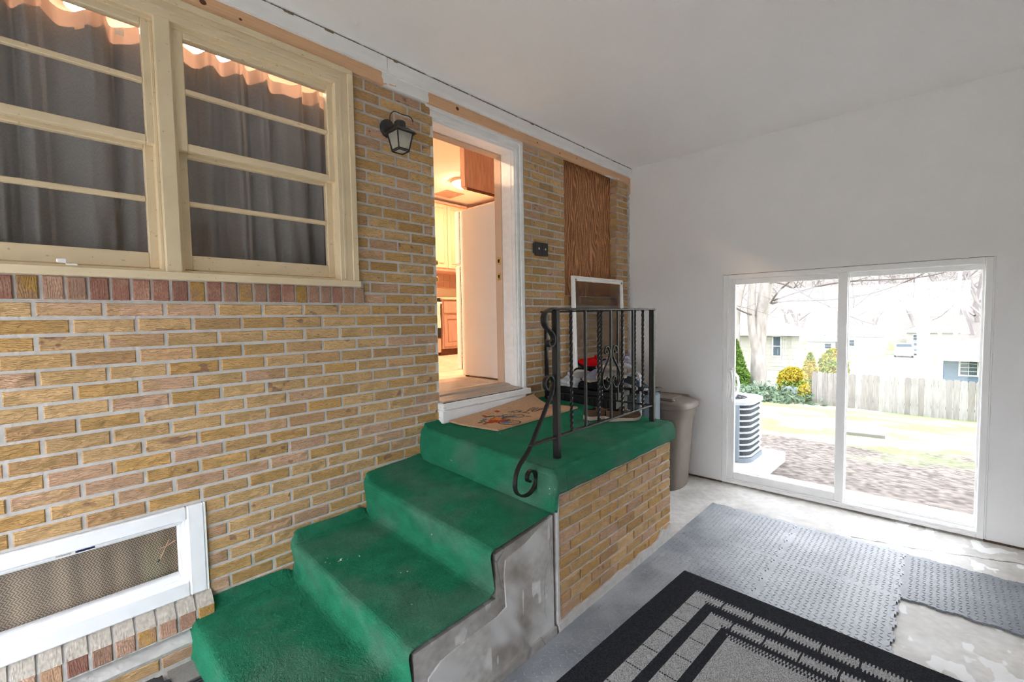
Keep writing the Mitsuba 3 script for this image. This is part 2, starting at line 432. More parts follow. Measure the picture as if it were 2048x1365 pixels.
far = sg.box(YS - 0.2, -0.02, 0.006, ZC + 0.06) if False else sg.Polygon([(YS - 0.2, 0.012), (0.05, 0.012), (0.05, ZC + 0.06), (YS - 0.2, ZC + 0.06)])
far = far.difference(sg.box(-2.806, -0.998, -1, 2.032))
put('wall_far', extrude_yz(far, XF, XF + 0.15), 'm_wall', kind='structure', label='smooth white plaster wall around the sliding glass door', cat='wall')
matte('m_side_wall', lambda p, n, uv: mi.Color3f(0.42, 0.40, 0.37) * (0.85 + 0.3 * fbm(p.x * 2, p.y * 2, p.z * 6, 3)))  # unseen wall, coloured dark so it bounces less fill light
put('wall_side', cbox(XW - 0.1, XF + 0.15, YS - 0.15, YS, 0, ZC + 0.05, 0), 'm_side_wall', kind='structure', label='unseen porch wall opposite the brick house, set back and darkened to cut fill light', cat='wall')
west = sg.Polygon([(YS - 0.15, 0), (0.0, 0), (0.0, ZC + 0.05), (YS - 0.15, ZC + 0.05)]).difference(sg.box(-2.9, -1, -0.10, 2.15))  # added opening, sized and placed to steer daylight onto the bricks
put('wall_open_end', extrude_yz(west, XW - 0.12, XW), 'm_wall', kind='structure', label='unseen white porch end wall with an added opening sized to shape the daylight', cat='wall')
gap = join(cbox(XF - 0.012, XF + 0.01, -1.0, -0.02, 0.0, 0.012, 0), cbox(XF - 0.012, XF + 0.01, YS, -2.80, 0.0, 0.012, 0))
put('baseboard_far', gap, matte('m_gap', (0.10, 0.075, 0.055)), kind='structure', label='thin dark strip of backing at the foot of the white wall', cat='trim')

# openings in the brick wall: the double window, the door, the boarded window, the basement window
OPEN = {'window': (-0.46, WX1, 1.85, 3.12), 'door': (1.930, 2.878, 0.94, 3.11), 'board': (3.440, 4.374, 1.85, 3.16), 'basement': (-0.93, 0.548, 0.382, 0.81)}
core = sg.box(XW, 0, XF + 0.1, ZC + 0.05)
for x0, x1, z0, z1 in OPEN.values():
    core = core.difference(sg.box(x0, z0, x1, z1))
HOUSE = thing('wall_house', 'tan textured brick house wall with grey mortar joints', 'wall', kind='structure')
put('mortar', extrude_xz(core, 0.0050, 0.20), 'm_mortar', HOUSE)

BRICK_NO = [0]
def brick_mesh(x0, x1, z0, z1, y=0.0, depth=0.09, rowlock=False, ch=0.0035, swap=None):
    """One brick of a wall facing -y: face, chamfers and the four sides running back."""
    BRICK_NO[0] += 1
    j = lambda a=0.0014: rng.uniform(-a, a)
    yf = y + j(0.0022)
    X0_, X1_, Z0_, Z1_ = x0 + j(), x1 + j(), z0 + j(), z1 + j()
    ring = lambda inset, yy: [[X0_ + inset, yy, Z0_ + inset], [X1_ - inset, yy, Z0_ + inset], [X1_ - inset, yy, Z1_ - inset], [X0_ + inset, yy, Z1_ - inset]]
    tilt = [j(0.0012) for _ in range(4)]
    v = ring(ch, yf) + ring(0, yf + ch) + ring(0, y + depth)
    for k in range(4):
        v[k][1] += tilt[k]
    f = [[0, 1, 2], [0, 2, 3]]
    for a in (0, 4):
        for k in range(4):
            l = (k + 1) % 4
            f += [[a + k, a + 4 + k, a + 4 + l], [a + k, a + 4 + l, a + l]]
    v = np.array(v)
    along, across = (v[:, 2] - z0, v[:, 0] - x0) if rowlock else (v[:, 0] - x0, v[:, 2] - z0)
    dy = v[:, 1] - y
    uv = np.stack([BRICK_NO[0] + 0.25 + along + 0.5 * dy, across + 0.7 * dy], 1)
    return trimesh.Trimesh(v, np.array(f), process=False), uv

def px(p):
    d = np.asarray(p, float) - EYE
    R2 = np.cross(_F, _UP)
    z = d @ _F
    return np.stack([1024 + FPX * (d @ R2) / z, 682.5 - FPX * (d @ _UP) / z], -1), z

def shown(x0, x1, z0, z1, y=0.0):
    """How much of the frame a brick's face covers, to rank which bricks are parts of their own."""
    q, z = px(np.array([[x0, y, z0], [x1, y, z0], [x1, y, z1], [x0, y, z1]]))
    if (z < 0.1).any():
        return 0.0
    poly = sg.Polygon(q).intersection(sg.box(0, 0, 2048, 1365))
    return poly.area

def stair_top(x):
    for a, z in ((1.80, 0.93), (1.37, 0.67), (0.935, 0.46), (0.47, 0.27)):
        if x > a and x < 3.15:
            return z
    return 0.0

def lay(rows, spans, holes, height=BZ - 0.0135, joint=0.0135, y=0.0, out=None):
    for k in rows:
        zt, zb = ZR - k * BZ - joint / 2, ZR - (k + 1) * BZ + joint / 2
        for xa, xb in spans(k, zb, zt):
            n0 = math.floor((xa - X0 - (k % 2) * BX / 2) / BX) - 1
            for n in range(n0, n0 + 60):
                a = X0 + (k % 2) * BX / 2 + n * BX + joint / 2
                b = a + BX - joint
                a, b = max(a, xa), min(b, xb)
                if b - a < 0.028:
                    continue
                if zt < min(stair_top(a), stair_top(b)) - 0.02:
                    continue
                out.append((a, b, zb, zt))

def house_spans(k, zb, zt):
    edge = 1.967 if k % 2 else 1.940
    zm = (zb + zt) / 2
    left, outside = -1.10, []
    if zm > 1.855: left, outside = WX1 + 0.008, [(-1.10, -0.468)]
    elif zt > 1.7525 + 0.01: left = 1.418
    elif 0.38 < zm < 0.81: left, outside = 0.556, [(-1.10, -0.94)]
    elif 0.25 < zm <= 0.38: left = 0.562
    elif zm <= 0.25: left = 0.9
    s = [(left, edge)] + outside
    if zm > 1.85: s += [(2.884, 3.440), (4.364, 4.600)]
    elif zm > 1.755: s += [(2.884, 3.436), (4.368, 4.600)]
    elif zm > 0.90: s += [(2.884, 4.600)]
    else: s += [(3.2, 4.6)] if zm > 0.05 else []
    return s

faces = []
lay(range(-20, 26), house_spans, None, out=faces)
faces.sort(key=lambda q: -shown(*q))
rest = []
n_own = sum(1 for q in faces if shown(*q) > 25)
for i, q in enumerate(faces):
    m, uv = brick_mesh(*q)
    if i < min(300, n_own):
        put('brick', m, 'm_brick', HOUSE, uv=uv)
    else:
        rest.append((m, uv))
if rest:
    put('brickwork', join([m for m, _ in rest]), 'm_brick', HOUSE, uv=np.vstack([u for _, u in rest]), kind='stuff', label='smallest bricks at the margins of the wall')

def rowlocks(x0, x1, z0, z1, y, pitch, keep):
    n = int(round((x1 - x0) / pitch))
    for k in range(n):
        a, b = x1 - (k + 1) * pitch + 0.0055, x1 - k * pitch - 0.0055
        if b < keep:
            break
        m, uv = brick_mesh(a, b, z0, z1, y, 0.09, rowlock=True)
        put('sill_brick', m, 'm_sill_brick', HOUSE, uv=uv)
rowlocks(-0.5, 1.412, 1.7585, 1.848, -0.016, 0.0677, -0.15)
rowlocks(3.44, 4.366, 1.762, 1.846, -0.012, 0.0677, 3.3)
# mortar bed of the sills
put('sill_bed', join(cbox(-0.6, 1.408, -0.008, 0.05, 1.7545, 1.856, 0.004), cbox(3.45, 4.36, -0.004, 0.08, 1.756, 1.852, 0.004)), 'm_mortar', HOUSE)

SILLB = thing('trim_5', 'sloping brick sill and mortar ledge under the white basement window', 'brick sill', kind='structure')
# basement window sill: sloping row of header bricks, a ledge of mortar and one more course below it
for k in range(13):
    b_ = 0.560 - k * 0.0735
    if b_ < -0.4: break
    a_ = b_ - 0.062
    m, uv = brick_mesh(a_, b_, 0.257, 0.328, -0.050, 0.10, rowlock=True)
    put('sill_brick', m, 'm_sill_brick', SILLB, uv=uv)
    top = trimesh.Trimesh([[a_, -0.049, 0.329], [b_, -0.049, 0.329], [b_, 0.0, 0.386], [a_, 0.0, 0.386], [a_, 0.0, 0.32], [b_, 0.0, 0.32]],
                          [[0, 1, 2], [0, 2, 3], [0, 3, 4], [1, 5, 2]], process=False)
    put('sill_cap', top, matte('m_sill_cap', lambda p, n, uv: mi.Color3f(0.50, 0.45, 0.39) * (0.7 + 0.5 * fbm(p.x * 90, p.y * 40, p.z * 90, 2)),
        bump=lambda p, n, uv: 0.002 * noise(p.x * 260, p.y * 90, p.z * 90), eps=1e-3) if k == 0 else 'm_sill_cap', SILLB)
slope = trimesh.Trimesh([[-0.7, -0.044, 0.326], [0.56, -0.044, 0.326], [0.56, 0.01, 0.3845], [-0.7, 0.01, 0.3845], [-0.7, -0.044, 0.25], [0.56, -0.044, 0.25], [-0.7, 0.02, 0.245], [0.56, 0.02, 0.245]],
                        [[0, 1, 2], [0, 2, 3], [4, 5, 1], [4, 1, 0], [6, 7, 5], [6, 5, 4], [1, 5, 7], [1, 7, 2]], process=False)
put('sill_bed', slope, 'm_mortar', SILLB)
ledge = sg.Polygon([(0.02, 0.17), (-0.045, 0.175), (-0.052, 0.192), (-0.02, 0.222), (0.02, 0.25)])
lm = extrude(ledge, 1.30)
lv = lm.vertices
put('mortar_ledge', trimesh.Trimesh(np.stack([lv[:, 2] - 0.78, lv[:, 0], lv[:, 1]], 1), lm.faces, process=False), 'm_mortar', SILLB)
for k in range(7):
    b_ = 0.545 - k * BX
    m, uv = brick_mesh(b_ - BX + 0.012, b_, 0.122, 0.172, -0.048, 0.08)
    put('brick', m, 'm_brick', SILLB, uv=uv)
put('mortar', cbox(-0.78, 0.52, -0.040, 0.02, 0.10, 0.178, 0), 'm_mortar', SILLB)

# bare board and white board along the ceiling
put('trim_1', cbox(XW, 4.615, -0.014, 0.012, 3.092, ZC, 0.002), 'm_board', kind='structure', label='bare knotty wood board along the top of the brick wall', cat='trim board')
tw = join(cbox(XW, 1.60, -0.034, -0.014, 3.166, ZC - 0.004, 0.003), cbox(1.604, XF - 0.002, -0.034, -0.014, 3.160, ZC - 0.006, 0.003))
put('trim_2', tw, 'm_white_trim', kind='structure', label='white painted board between the bare wood board and the ceiling', cat='trim board')
ragged = []
x = XW + 0.05
while x < 4.6:
    w = rng.uniform(0.10, 0.5)
    ragged.append(cbox(x, min(x + w, 4.62), -0.0350, -0.03, ZC - 0.0065 - rng.uniform(0, 0.0018), ZC - 0.0035, 0))
    if rng.random() < 0.45:
        b = x + rng.uniform(0, w)
        ragged.append(cbox(b, b + rng.uniform(0.015, 0.05), -0.0362, -0.03, ZC - 0.0125 - rng.uniform(0, 0.004), ZC - 0.003, 0))
    x += w + rng.uniform(0.0, 0.06)
put('torn_edge', join(ragged), matte('m_torn', (0.22, 0.16, 0.11)), 'trim_2', label='torn brown paper edge')
put('trim_3', join(cbox(4.622, 4.640, -0.016, 0.012, 2.99, 3.20, 0.002)), 'm_board', kind='structure', label='short bare wood end at the corner of brick and white wall', cat='trim board')
cm = []
for k in range(46):
    z = 1.0 + k * 0.047
    cm.append(cbox(4.596, 4.6387 + 0.004, -0.004 + rng.uniform(-0.006, 0.004), 0.02, z + rng.uniform(-0.01, 0.01), z + rng.uniform(0.015, 0.05), 0.003))
put('corner_mortar', join(cm), 'm_mortar', HOUSE, label='rough white mortar against the plaster wall')

# ------------------------------------------------------------------ porch steps: concrete flight and brick landing base
YF = -1.11
def lean(m):
    """The treads fall a little towards their outer side."""
    v = np.array(m.vertices)
    v[:, 2] += 0.05 * v[:, 1] * np.clip(v[:, 2] / 0.2, 0, 1)
    return trimesh.Trimesh(v, m.faces, process=False)

STEPS = thing('porch_steps', 'concrete steps and brick base under the green carpet, leading to the door', 'steps')
prof = [(0.495, 0.0), (0.495, 0.252), (0.958, 0.258), (0.958, 0.436), (1.402, 0.446), (1.402, 0.650), (1.820, 0.692), (1.820, 0.0)]
put('concrete_flight', lean(extrude_xz(sg.Polygon(prof), -1.098, -0.012)), 'm_stair_concrete', STEPS)
# the trowelled coat on the flank, a little proud of the older concrete
coat = sg.Polygon([(1.01, 0.012), (1.02, 0.25), (1.08, 0.285), (1.22, 0.300), (1.40, 0.306), (1.462, 0.325), (1.452, 0.48), (1.462, 0.548), (1.60, 0.570), (1.72, 0.612), (1.808, 0.642), (1.816, 0.012)])
put('trowelled_coat', extrude_xz(coat.buffer(0.004).buffer(-0.004), -1.106, -1.09), mat('m_coat', lambda p, n, uv: mix(
    stair_concrete(p, n, uv) * 1.25, mi.Color3f(0.50, 0.50, 0.495), smoothstep(0.4, 0.62, fbm(p.x * 5 + p.z * 3, 3.0, p.z * 2.6, 3))), 0.75, spec=0.25, bump=lambda p, n, uv: 0.003 * fbm(p.x * 18, p.y * 18, p.z * 18, 4), eps=2e-3), STEPS, label='smooth grey trowelled coat')
put('footing', extrude_xz(sg.Polygon([(0.95, 0.0), (1.82, 0.0), (1.82, 0.05), (1.6, 0.055), (1.45, 0.045), (0.95, 0.05)]), -1.120, -1.09), 'm_stair_concrete', STEPS)
XB0, XB1 = 1.838, 3.205
put('mortar_core', cbox(XB0 + 0.004, XB1 - 0.004, YF + 0.007, -0.012, 0.0, 0.80, 0), 'm_mortar', STEPS)
put('landing_slab', lean(cbox(XB0 - 0.01, 3.215, -1.118, -0.012, 0.79, 0.908, 0.01)), 'm_stair_concrete', STEPS)
put('mortar_smear', join(extrude_xz(sg.Polygon([(XB0, 0), (XB1, 0), (XB1, 0.115), (3.12, 0.10), (3.05, 0.125), (2.98, 0.075), (2.9, 0.062), (2.72, 0.085), (2.6, 0.055), (2.45, 0.075), (2.2, 0.048), (2.02, 0.07), (XB0, 0.05)]), YF - 0.012, YF + 0.02),
                         extrude_xz(sg.Polygon([(XB0 + 0.002, 0.0), (XB0 + 0.022, 0.0), (XB0 + 0.016, 0.4), (XB0 + 0.02, 0.74), (XB0 + 0.002, 0.74)]), YF - 0.003, YF + 0.02)), 'm_mortar', STEPS)
ZS = 0.060
for k in range(12):
    zb = ZS + k * BZ + 0.0055
    zt = zb + BZ - 0.0115
    a0 = XB0 + 0.02
    xs_ = [a0] + [v for v in np.arange(a0 + (0.10 if k % 2 else 0.19), XB1 - 0.03, BX)] + [XB1 + 0.006]
    for a, b in zip(xs_[:-1], xs_[1:]):
        if b - a < 0.03: continue
        m, uv = brick_mesh(a + 0.005, b - 0.006, zb, zt, YF, 0.09)
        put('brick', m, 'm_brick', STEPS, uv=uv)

# ------------------------------------------------------------------ green carpet over steps and landing
def wob(P, amp=0.004, f=6.0, seed=3):
    return np.stack([meshkit.fbm(P * f, 3, seed + k) - 0.5 for k in range(3)], -1) * 2 * amp

line = round_poly([(0.452, 0.0), (0.470, 0.286), (0.950, 0.288), (0.928, 0.470), (1.392, 0.478), (1.362, 0.684), (1.835, 0.722), (1.80, 0.88)],
                  [0, 0.035, 0.05, 0.035, 0.05, 0.035, 0.05, 0], 7)
line = resample(line, 0.022)
ys = np.concatenate([np.linspace(-0.003, -0.07, 8), np.linspace(-0.09, -1.06, 46), [-1.085, -1.104, -1.106, -1.104]])
P = np.zeros((len(line), len(ys), 3))
P[:, :, 0], P[:, :, 2] = line[:, 0][:, None], line[:, 1][:, None]
P[:, :, 1] = ys[None, :]
low = np.clip(P[:, :, 2] / 0.2, 0, 1)
P[:, :, 2] += 0.05 * P[:, :, 1] * low
gx_, gz_ = np.gradient(line[:, 0]), np.gradient(line[:, 1])
tread = np.clip(1 - 1.5 * np.abs(gz_) / np.hypot(gx_, gz_), 0, 1)
curl = np.clip((P[:, :, 1] + 0.055) / 0.055, 0, 1) ** 1.6
P[:, :, 2] += curl * (0.012 + 0.042 * tread[:, None]) * low * (0.8 + 0.5 * meshkit.noise(P * 4.0, 5))
w = wob(P, 0.0055)
w[:, :, 1] *= 0.2
w *= np.clip((1.10 + P[:, :, 1]) / 0.12, 0.15, 1)[..., None]
P += w
P[:, -2, 2] -= 0.007
P[:, -1, 2] -= 0.009
steps_carpet = grid_mesh(P)

# landing: inner flat field, then rings over the rounded edge and down the sides
xa, xb, ya = 1.827, 3.213, -1.100
gx, gy = np.linspace(xa, xb, 56), np.linspace(-0.003, ya, 44)
G = np.stack(np.meshgrid(gx, gy, indexing='ij'), -1)
L = np.concatenate([G, np.zeros(G.shape[:2] + (1,))], -1)
landing_z = lambda x, y: 0.928 + 0.048 * y
L[..., 2] = landing_z(L[..., 0], L[..., 1]) + 0.03 * np.clip((L[..., 1] + 0.05) / 0.05, 0, 1) ** 1.6
L += wob(L, 0.003, 5.0, 11) * np.array([0, 0, 1.0])
left = [(xa, y) for y in gy]
front = [(x, ya) for x in gx]
right = [(xb, y) for y in gy[::-1]]
base, nrm = [], []
for q in left: base.append(q); nrm.append((-1, 0))
for a in np.linspace(15, 75, 5): base.append((xa, ya)); nrm.append((-math.cos(math.radians(a)), -math.sin(math.radians(a))))
for q in front: base.append(q); nrm.append((0, -1))
for a in np.linspace(75, 15, 5): base.append((xb, ya)); nrm.append((math.cos(math.radians(a)), -math.sin(math.radians(a))))
for q in right: base.append(q); nrm.append((1, 0))
base, nrm = np.array(base), np.array(nrm)
R0 = 0.032
rings = [(R0 * math.sin(a), R0 * (1 - math.cos(a))) for a in np.linspace(0, math.pi / 2, 8)]
rows = []
for off, drop in rings:
    q = base + nrm * off
    z = landing_z(base[:, 0], base[:, 1]) - drop
    if off == 0:
        z = z + 0.03 * np.clip((base[:, 1] + 0.05) / 0.05, 0, 1) ** 1.6
    rows.append(np.concatenate([q, z[:, None]], 1))
top_z = rows[-1][:, 2]
isleft = np.clip(-nrm[:, 0], 0, 1)
hem = 0.757 + 0.008 * (meshkit.noise(np.stack([base[:, 0] * 9, base[:, 1] * 9, base[:, 0] * 0], 1), 4) - 0.5)
bottom = np.where(isleft > 0.5, 0.722 + 0.05 * base[:, 1], hem)
for t in np.linspace(0.08, 1, 12):
    out = R0 + 0.010 * math.sin(t * 3.0) + (0.0 if t < 0.75 else 0.012 * ((t - 0.75) / 0.25) ** 2)
    q = base + nrm * out
    z = top_z + (bottom - top_z) * t
    rows.append(np.concatenate([q, z[:, None]], 1))
inner = rows[-1].copy()
inner[:, :2] -= nrm * 0.010
rows.append(inner)
S = np.array(rows)
ww = wob(S, 0.0045, 7.0, 21)
ww[:, :, 2] *= 0.2
ww[0] = 0
ww *= np.clip(-S[:, :, 1] / 0.05, 0, 1)[..., None]
S[1:] += ww[1:]
S[0, :, 2] = np.interp(np.arange(len(base)), np.arange(len(base)), S[0, :, 2])
skirt = grid_mesh(S)
CARPET = thing('stair_carpet', 'worn green artificial-turf carpet draped over the porch steps and landing', 'carpet')
put('step_runner', steps_carpet, 'm_carpet', CARPET, smooth=True)
put('landing_cover', join(grid_mesh(L), skirt), 'm_carpet', CARPET, smooth=True)
put('seam', tube([[1.872, -1.150, 0.858], [1.872, -1.157, 0.80], [1.874, -1.158, 0.765]], 0.0016, 5), matte('m_seam', (0.02, 0.07, 0.045)), CARPET)

# ------------------------------------------------------------------ raised kerb by the basement window
put('kerb_slab', cbox(XW + 0.05, 0.50, -0.76, -0.002, 0.0, 0.105, 0.008), 'm_floor', kind='structure', label='low concrete kerb along the brick wall under the basement window', cat='kerb')

# ------------------------------------------------------------------ interlocking foam tiles
PITCH = 0.638
def tile_outline(nx, ny, edges):
    """Square with jigsaw teeth; edges: which of left, right, bottom, top carry teeth (+1 tab first, -1 slot first, 0 plain)."""
    s = PITCH
    poly = sg.box(0, 0, s, s)
    d = 0.008
    tooth = lambda cx, cy, ux, uy: sg.Polygon([(cx - 0.017 * ux, cy - 0.017 * uy), (cx + 0.017 * ux, cy + 0.017 * uy),
                                             (cx + 0.022 * ux + d * uy, cy + 0.022 * uy - d * ux), (cx - 0.022 * ux + d * uy, cy - 0.022 * uy - d * ux)])
    for side, kind in edges.items():
        n = 9
        for k in range(n):
            t = (k + 0.5) / n * s
            c = {'left': (0, t, 0, 1), 'right': (s, t, 0, 1), 'bottom': (t, 0, 1, 0), 'top': (t, s, 1, 0)}[side]
            outward = {'left': -1, 'right': 1, 'bottom': 1, 'top': -1}[side]
            if kind == 0: continue
            tab = (k % 2 == 0) == (kind > 0)
            ux, uy = c[2], c[3]
            if tab:
                tt = tooth(c[0], c[1], ux * outward, uy * outward) if side in ('left', 'right') else tooth(c[0], c[1], ux * outward, uy * outward)
                poly = poly.union(tt)
            else:
                poly = poly.difference(sa.scale(tooth(c[0], c[1], -ux * outward, -uy * outward), 1.03, 1.03))
    return max(getattr(poly, 'geoms', [poly]), key=lambda q: q.area)

def lug_field(poly, z, pitch=0.0305):
    """Rows of raised lozenges, each row turned the other way: the tread-plate pattern moulded into the tile."""
    out_v, out_f = [], []
    inner = poly.buffer(-0.008)
    pr = shapely.prepared.prep(inner) if hasattr(shapely, 'prepared') else inner
    n = int(PITCH / pitch)
    L_, W_, H_ = 0.0125, 0.0036, 0.0021
    for i in range(n):
        for j in range(n):
            x, y = (i + 0.5) * pitch, (j + 0.5) * pitch
            if not pr.contains(sg.Point(x, y)): continue
            a = math.radians(45 if (i + j) % 2 else -45) + math.radians(14)
            u, v = np.array([math.cos(a), math.sin(a)]), np.array([-math.sin(a), math.cos(a)])
            c = np.array([x, y])
            b = [c + u * L_, c + u * L_ * 0.4 + v * W_, c - u * L_ * 0.4 + v * W_, c - u * L_, c - u * L_ * 0.4 - v * W_, c + u * L_ * 0.4 - v * W_]
            t = [c + (q - c) * 0.55 for q in b]
            k = len(out_v)
            out_v += [[q[0], q[1], z] for q in b] + [[q[0], q[1], z + H_] for q in t]
            for e in range(6):
                g = (e + 1) % 6
                out_f += [[k + e, k + g, k + 6 + g], [k + e, k + 6 + g, k + 6 + e]]
            out_f += [[k + 6, k + 6 + e, k + 7 + e] for e in range(1, 5)]
    return trimesh.Trimesh(out_v, out_f, process=False)

TH = 0.012
TILE_CACHE = {}
def tile_mesh(ny_plain):
    if ny_plain not in TILE_CACHE:
        o = tile_outline(0, 0, dict(left=1, right=-1, bottom=1, top=-1) if not ny_plain else dict(left=1, right=-1, bottom=1, top=0))
        TILE_CACHE[ny_plain] = join(extrude(o.simplify(0.0005), TH), lug_field(o, TH))
    return TILE_CACHE[ny_plain]

tiles = []   # (x corner, y corner, material, label)
GX = 4.045
place = {(0, 0): 'tile in the far corner of the mats, nearest the trash bin', (0, 1): 'tile in front of the middle of the sliding door', (1, 0): 'tile beyond the corner of the striped rug, by the brick base',
         (1, 1): 'tile beside the right end of the striped rug border'}
for i in range(6):
    for j in range(3):
        if j == 2 and i > 0 or j == 1 and i >= 2: continue
        x, y = GX - (i + 1) * PITCH - 0.012 * j, -1.122 - (j + 1) * PITCH + 0.0
        dark = j == 2
        key = (i, j)
        if dark: lab = 'darker grey interlocking foam floor tile with tread pattern, by the bare concrete patch'
        elif key in place: lab = 'blue-grey tread-pattern foam ' + place[key]
        else: lab = None
        tiles.append((x, y, 'm_foam_dark' if dark else 'm_foam', lab, i, j))
for x, y, m_, lab, i, j in tiles:
    me = shift(tile_mesh(j == 0), x, y, 0.0004)
    if j == 0 and i in (3, 4, 5):
        lab = ('blue-grey foam tile between the brick base and the black rug border', 'blue-grey foam tile at the foot of the concrete flight, second from the frame edge', 'blue-grey foam tile beside the bottom of the concrete flight')[i - 3]
    if j == 0 and i == 2: lab = 'blue-grey foam tile under the far corner of the striped rug'
    put('foam_tile', me, m_, label=lab, cat='floor tile', group='interlocking foam tiles on the floor')
put('foam_tile', join(extrude(sa.translate(tile_outline(0, 0, dict(left=1, right=-1, bottom=1, top=0)), 0, 0), TH), lug_field(tile_outline(0, 0, dict(left=1, right=-1, bottom=1, top=0)), TH)).apply_transform(
    trimesh.transformations.translation_matrix([3.385, -2.40 - 2 * PITCH, 0.0004])), 'm_foam_dark', label='darker grey foam tile at the right edge of the picture', cat='floor tile', group='interlocking foam tiles on the floor')
# small mats on the kerb by the basement window
d1 = sg.Polygon([(-0.95, -0.72), (0.345, -0.72), (0.345, -0.075), (-0.95, -0.075)])
for k in range(5):
    y0 = -0.40 + k * 0.075
    d1 = d1.union(sg.Point(0.350, y0 + 0.03).buffer(0.015)) if k % 2 else d1.difference(sg.Point(0.335, y0 + 0.03).buffer(0.017))
put('puzzle_mat', extrude(d1, 0.016, 0.105), 'm_foam_black', label='black puzzle-edged foam mat on the kerb by the basement window', cat='floor mat')
d2 = sg.box(0.366, -0.20, 0.50, -0.065)
put('puzzle_mat', extrude(d2, 0.010, 0.1052), 'm_foam_grey', label='plain grey foam strip on the kerb beside the bottom step', cat='floor mat')
RM = thing('scraper_mat', 'black ribbed rubber scraper mat at the foot of the steps', 'floor mat')
put('base', turn(cbox(0.365, 0.56, -0.60, -0.215, 0.1052, 0.112, 0.002), 0), 'm_foam_black', RM)
put('ridges', join([turn(cbox(0.375, 0.54, -0.585 + k * 0.019, -0.576 + k * 0.019, 0.112, 0.121, 0.003), 0) for k in range(20)]), 'm_foam_black', RM)

# ------------------------------------------------------------------ striped rug
RA = math.radians(-2.9)
RC = np.array([2.815, -1.378])
def rug_color(p, n, uv):
    # rug coordinates: a runs along the stoop towards the left, b towards the viewer, both from the far corner
    a = -((p.x - RC[0]) * math.cos(RA) + (p.y - RC[1]) * math.sin(RA))
    b = -(-(p.x - RC[0]) * math.sin(RA) + (p.y - RC[1]) * math.cos(RA))
    grain = noise(p.x * 260, p.y * 260, 1.0)
    dark = mi.Color3f(0.020, 0.021, 0.025) * (0.6 + 1.0 * grain)
    lt = mix(mi.Color3f(0.17, 0.17, 0.175), mi.Color3f(0.44, 0.435, 0.43), smoothstep(0.2, 0.75, noise(p.x * 420, p.y * 420, 1.0)))
    # on the bands along b the edges are combed
    zig = dr.abs((b / 0.0145) - dr.floor(b / 0.0145) - 0.5) * 2
    comb = 0.022 * smoothstep(0.25, 0.75, zig)
    near_a = a < b
    e0 = dr.select(near_a, a, b)
    mid = dr.select(e0 < 0.265, 0.194, 0.336)
    e = dr.select(near_a, dr.select(e0 < 0.43, a + dr.select(a < mid, -comb, comb), a - comb), b)
    band = lambda lo, hi: (e > lo) & (e < hi)
    light = band(0.150, 0.238) | band(0.292, 0.380) | (e > 0.43)
    run = dr.select(near_a, b, a)
    cell = run / 0.155 + dr.select(e > 0.27, 0.35, 0.0)
    fr = cell - dr.floor(cell)
    across = dr.select(near_a, dr.abs((e / 0.05) - dr.floor(e / 0.05) - 0.5) * 2, dr.abs((e / 0.012) - dr.floor(e / 0.012) - 0.5) * 2)
    cut = (fr < 0.055) & (e < 0.40) & (dr.select(near_a, mi.Float(1), across) > 0.30)
    return dr.select(light & ~cut, lt, dark)
mat('m_rug', rug_color, 0.95, spec=0.1, bump=lambda p, n, uv: 0.004 * noise(p.x * 330, p.y * 330, 2.0), eps=1e-3)
ru = np.array([-math.cos(RA), -math.sin(RA)]); rv = np.array([math.sin(RA), -math.cos(RA)])
rug = []
ga, gb = np.linspace(0, 2.3, 70), np.linspace(0, 1.55, 50)
Q = np.zeros((70, 50, 3))
for i, a in enumerate(ga):
    for j, b in enumerate(gb):
        c = RC + ru * a + rv * b
        Q[i, j] = [c[0], c[1], 0.0235]
Q[..., 2] += 0.002 * meshkit.fbm(Q * 6, 3)
edge = [Q[:, 0], Q[0, :]]
def hem_strip(E):
    lo = E.copy(); lo[:, 2] = 0.0155
    return grid_mesh(np.stack([E, lo], 0))
put('striped_rug', join(grid_mesh(Q), hem_strip(Q[:, 0]), hem_strip(Q[0]), hem_strip(Q[-1]), hem_strip(Q[:, -1])), 'm_rug', label='charcoal rug with stepped light-grey border stripes lying on the foam tiles', cat='rug')

# ------------------------------------------------------------------ double window
def sash(parent, x0, x1, z0, z1, y0, y1, stile, bot, top, munt, name, lock=None):
    s = thing(f'{parent}__{name}', None, None) if False else name_for(f'{parent}__{name}')
    put('sash_frame', frame_xz(x0, x1, z0, z1, stile, stile, bot, top, y0, y1, 0.004), 'm_cream', s)
    put('muntin', cbox(x0 + stile, x1 - stile, y0 + 0.004, y1 - 0.004, munt - 0.011, munt + 0.011, 0.004), 'm_cream', s)
    yg = (y0 + y1) / 2
    put('pane', sheet_xz(x0 + stile - 0.002, x1 - stile + 0.002, z0 + bot - 0.002, munt - 0.009, yg), 'm_glass', s)
    put('pane', sheet_xz(x0 + stile - 0.002, x1 - stile + 0.002, munt + 0.009, z1 - top + 0.002, yg), 'm_glass', s)
    if lock is not None:
        put('sash_lock', cbox(lock - 0.03, lock + 0.03, y1 - 0.012, y1 + 0.006, z0 + bot - 0.006 if False else z1 - 0.004, z1 + 0.010, 0.004), 'm_dark_metal', s)
    return s

YO = -0.022
tr = name_for('trim_4')
tag(tr, 'weathered cream painted wood casing around the pair of windows', 'trim', kind='structure')
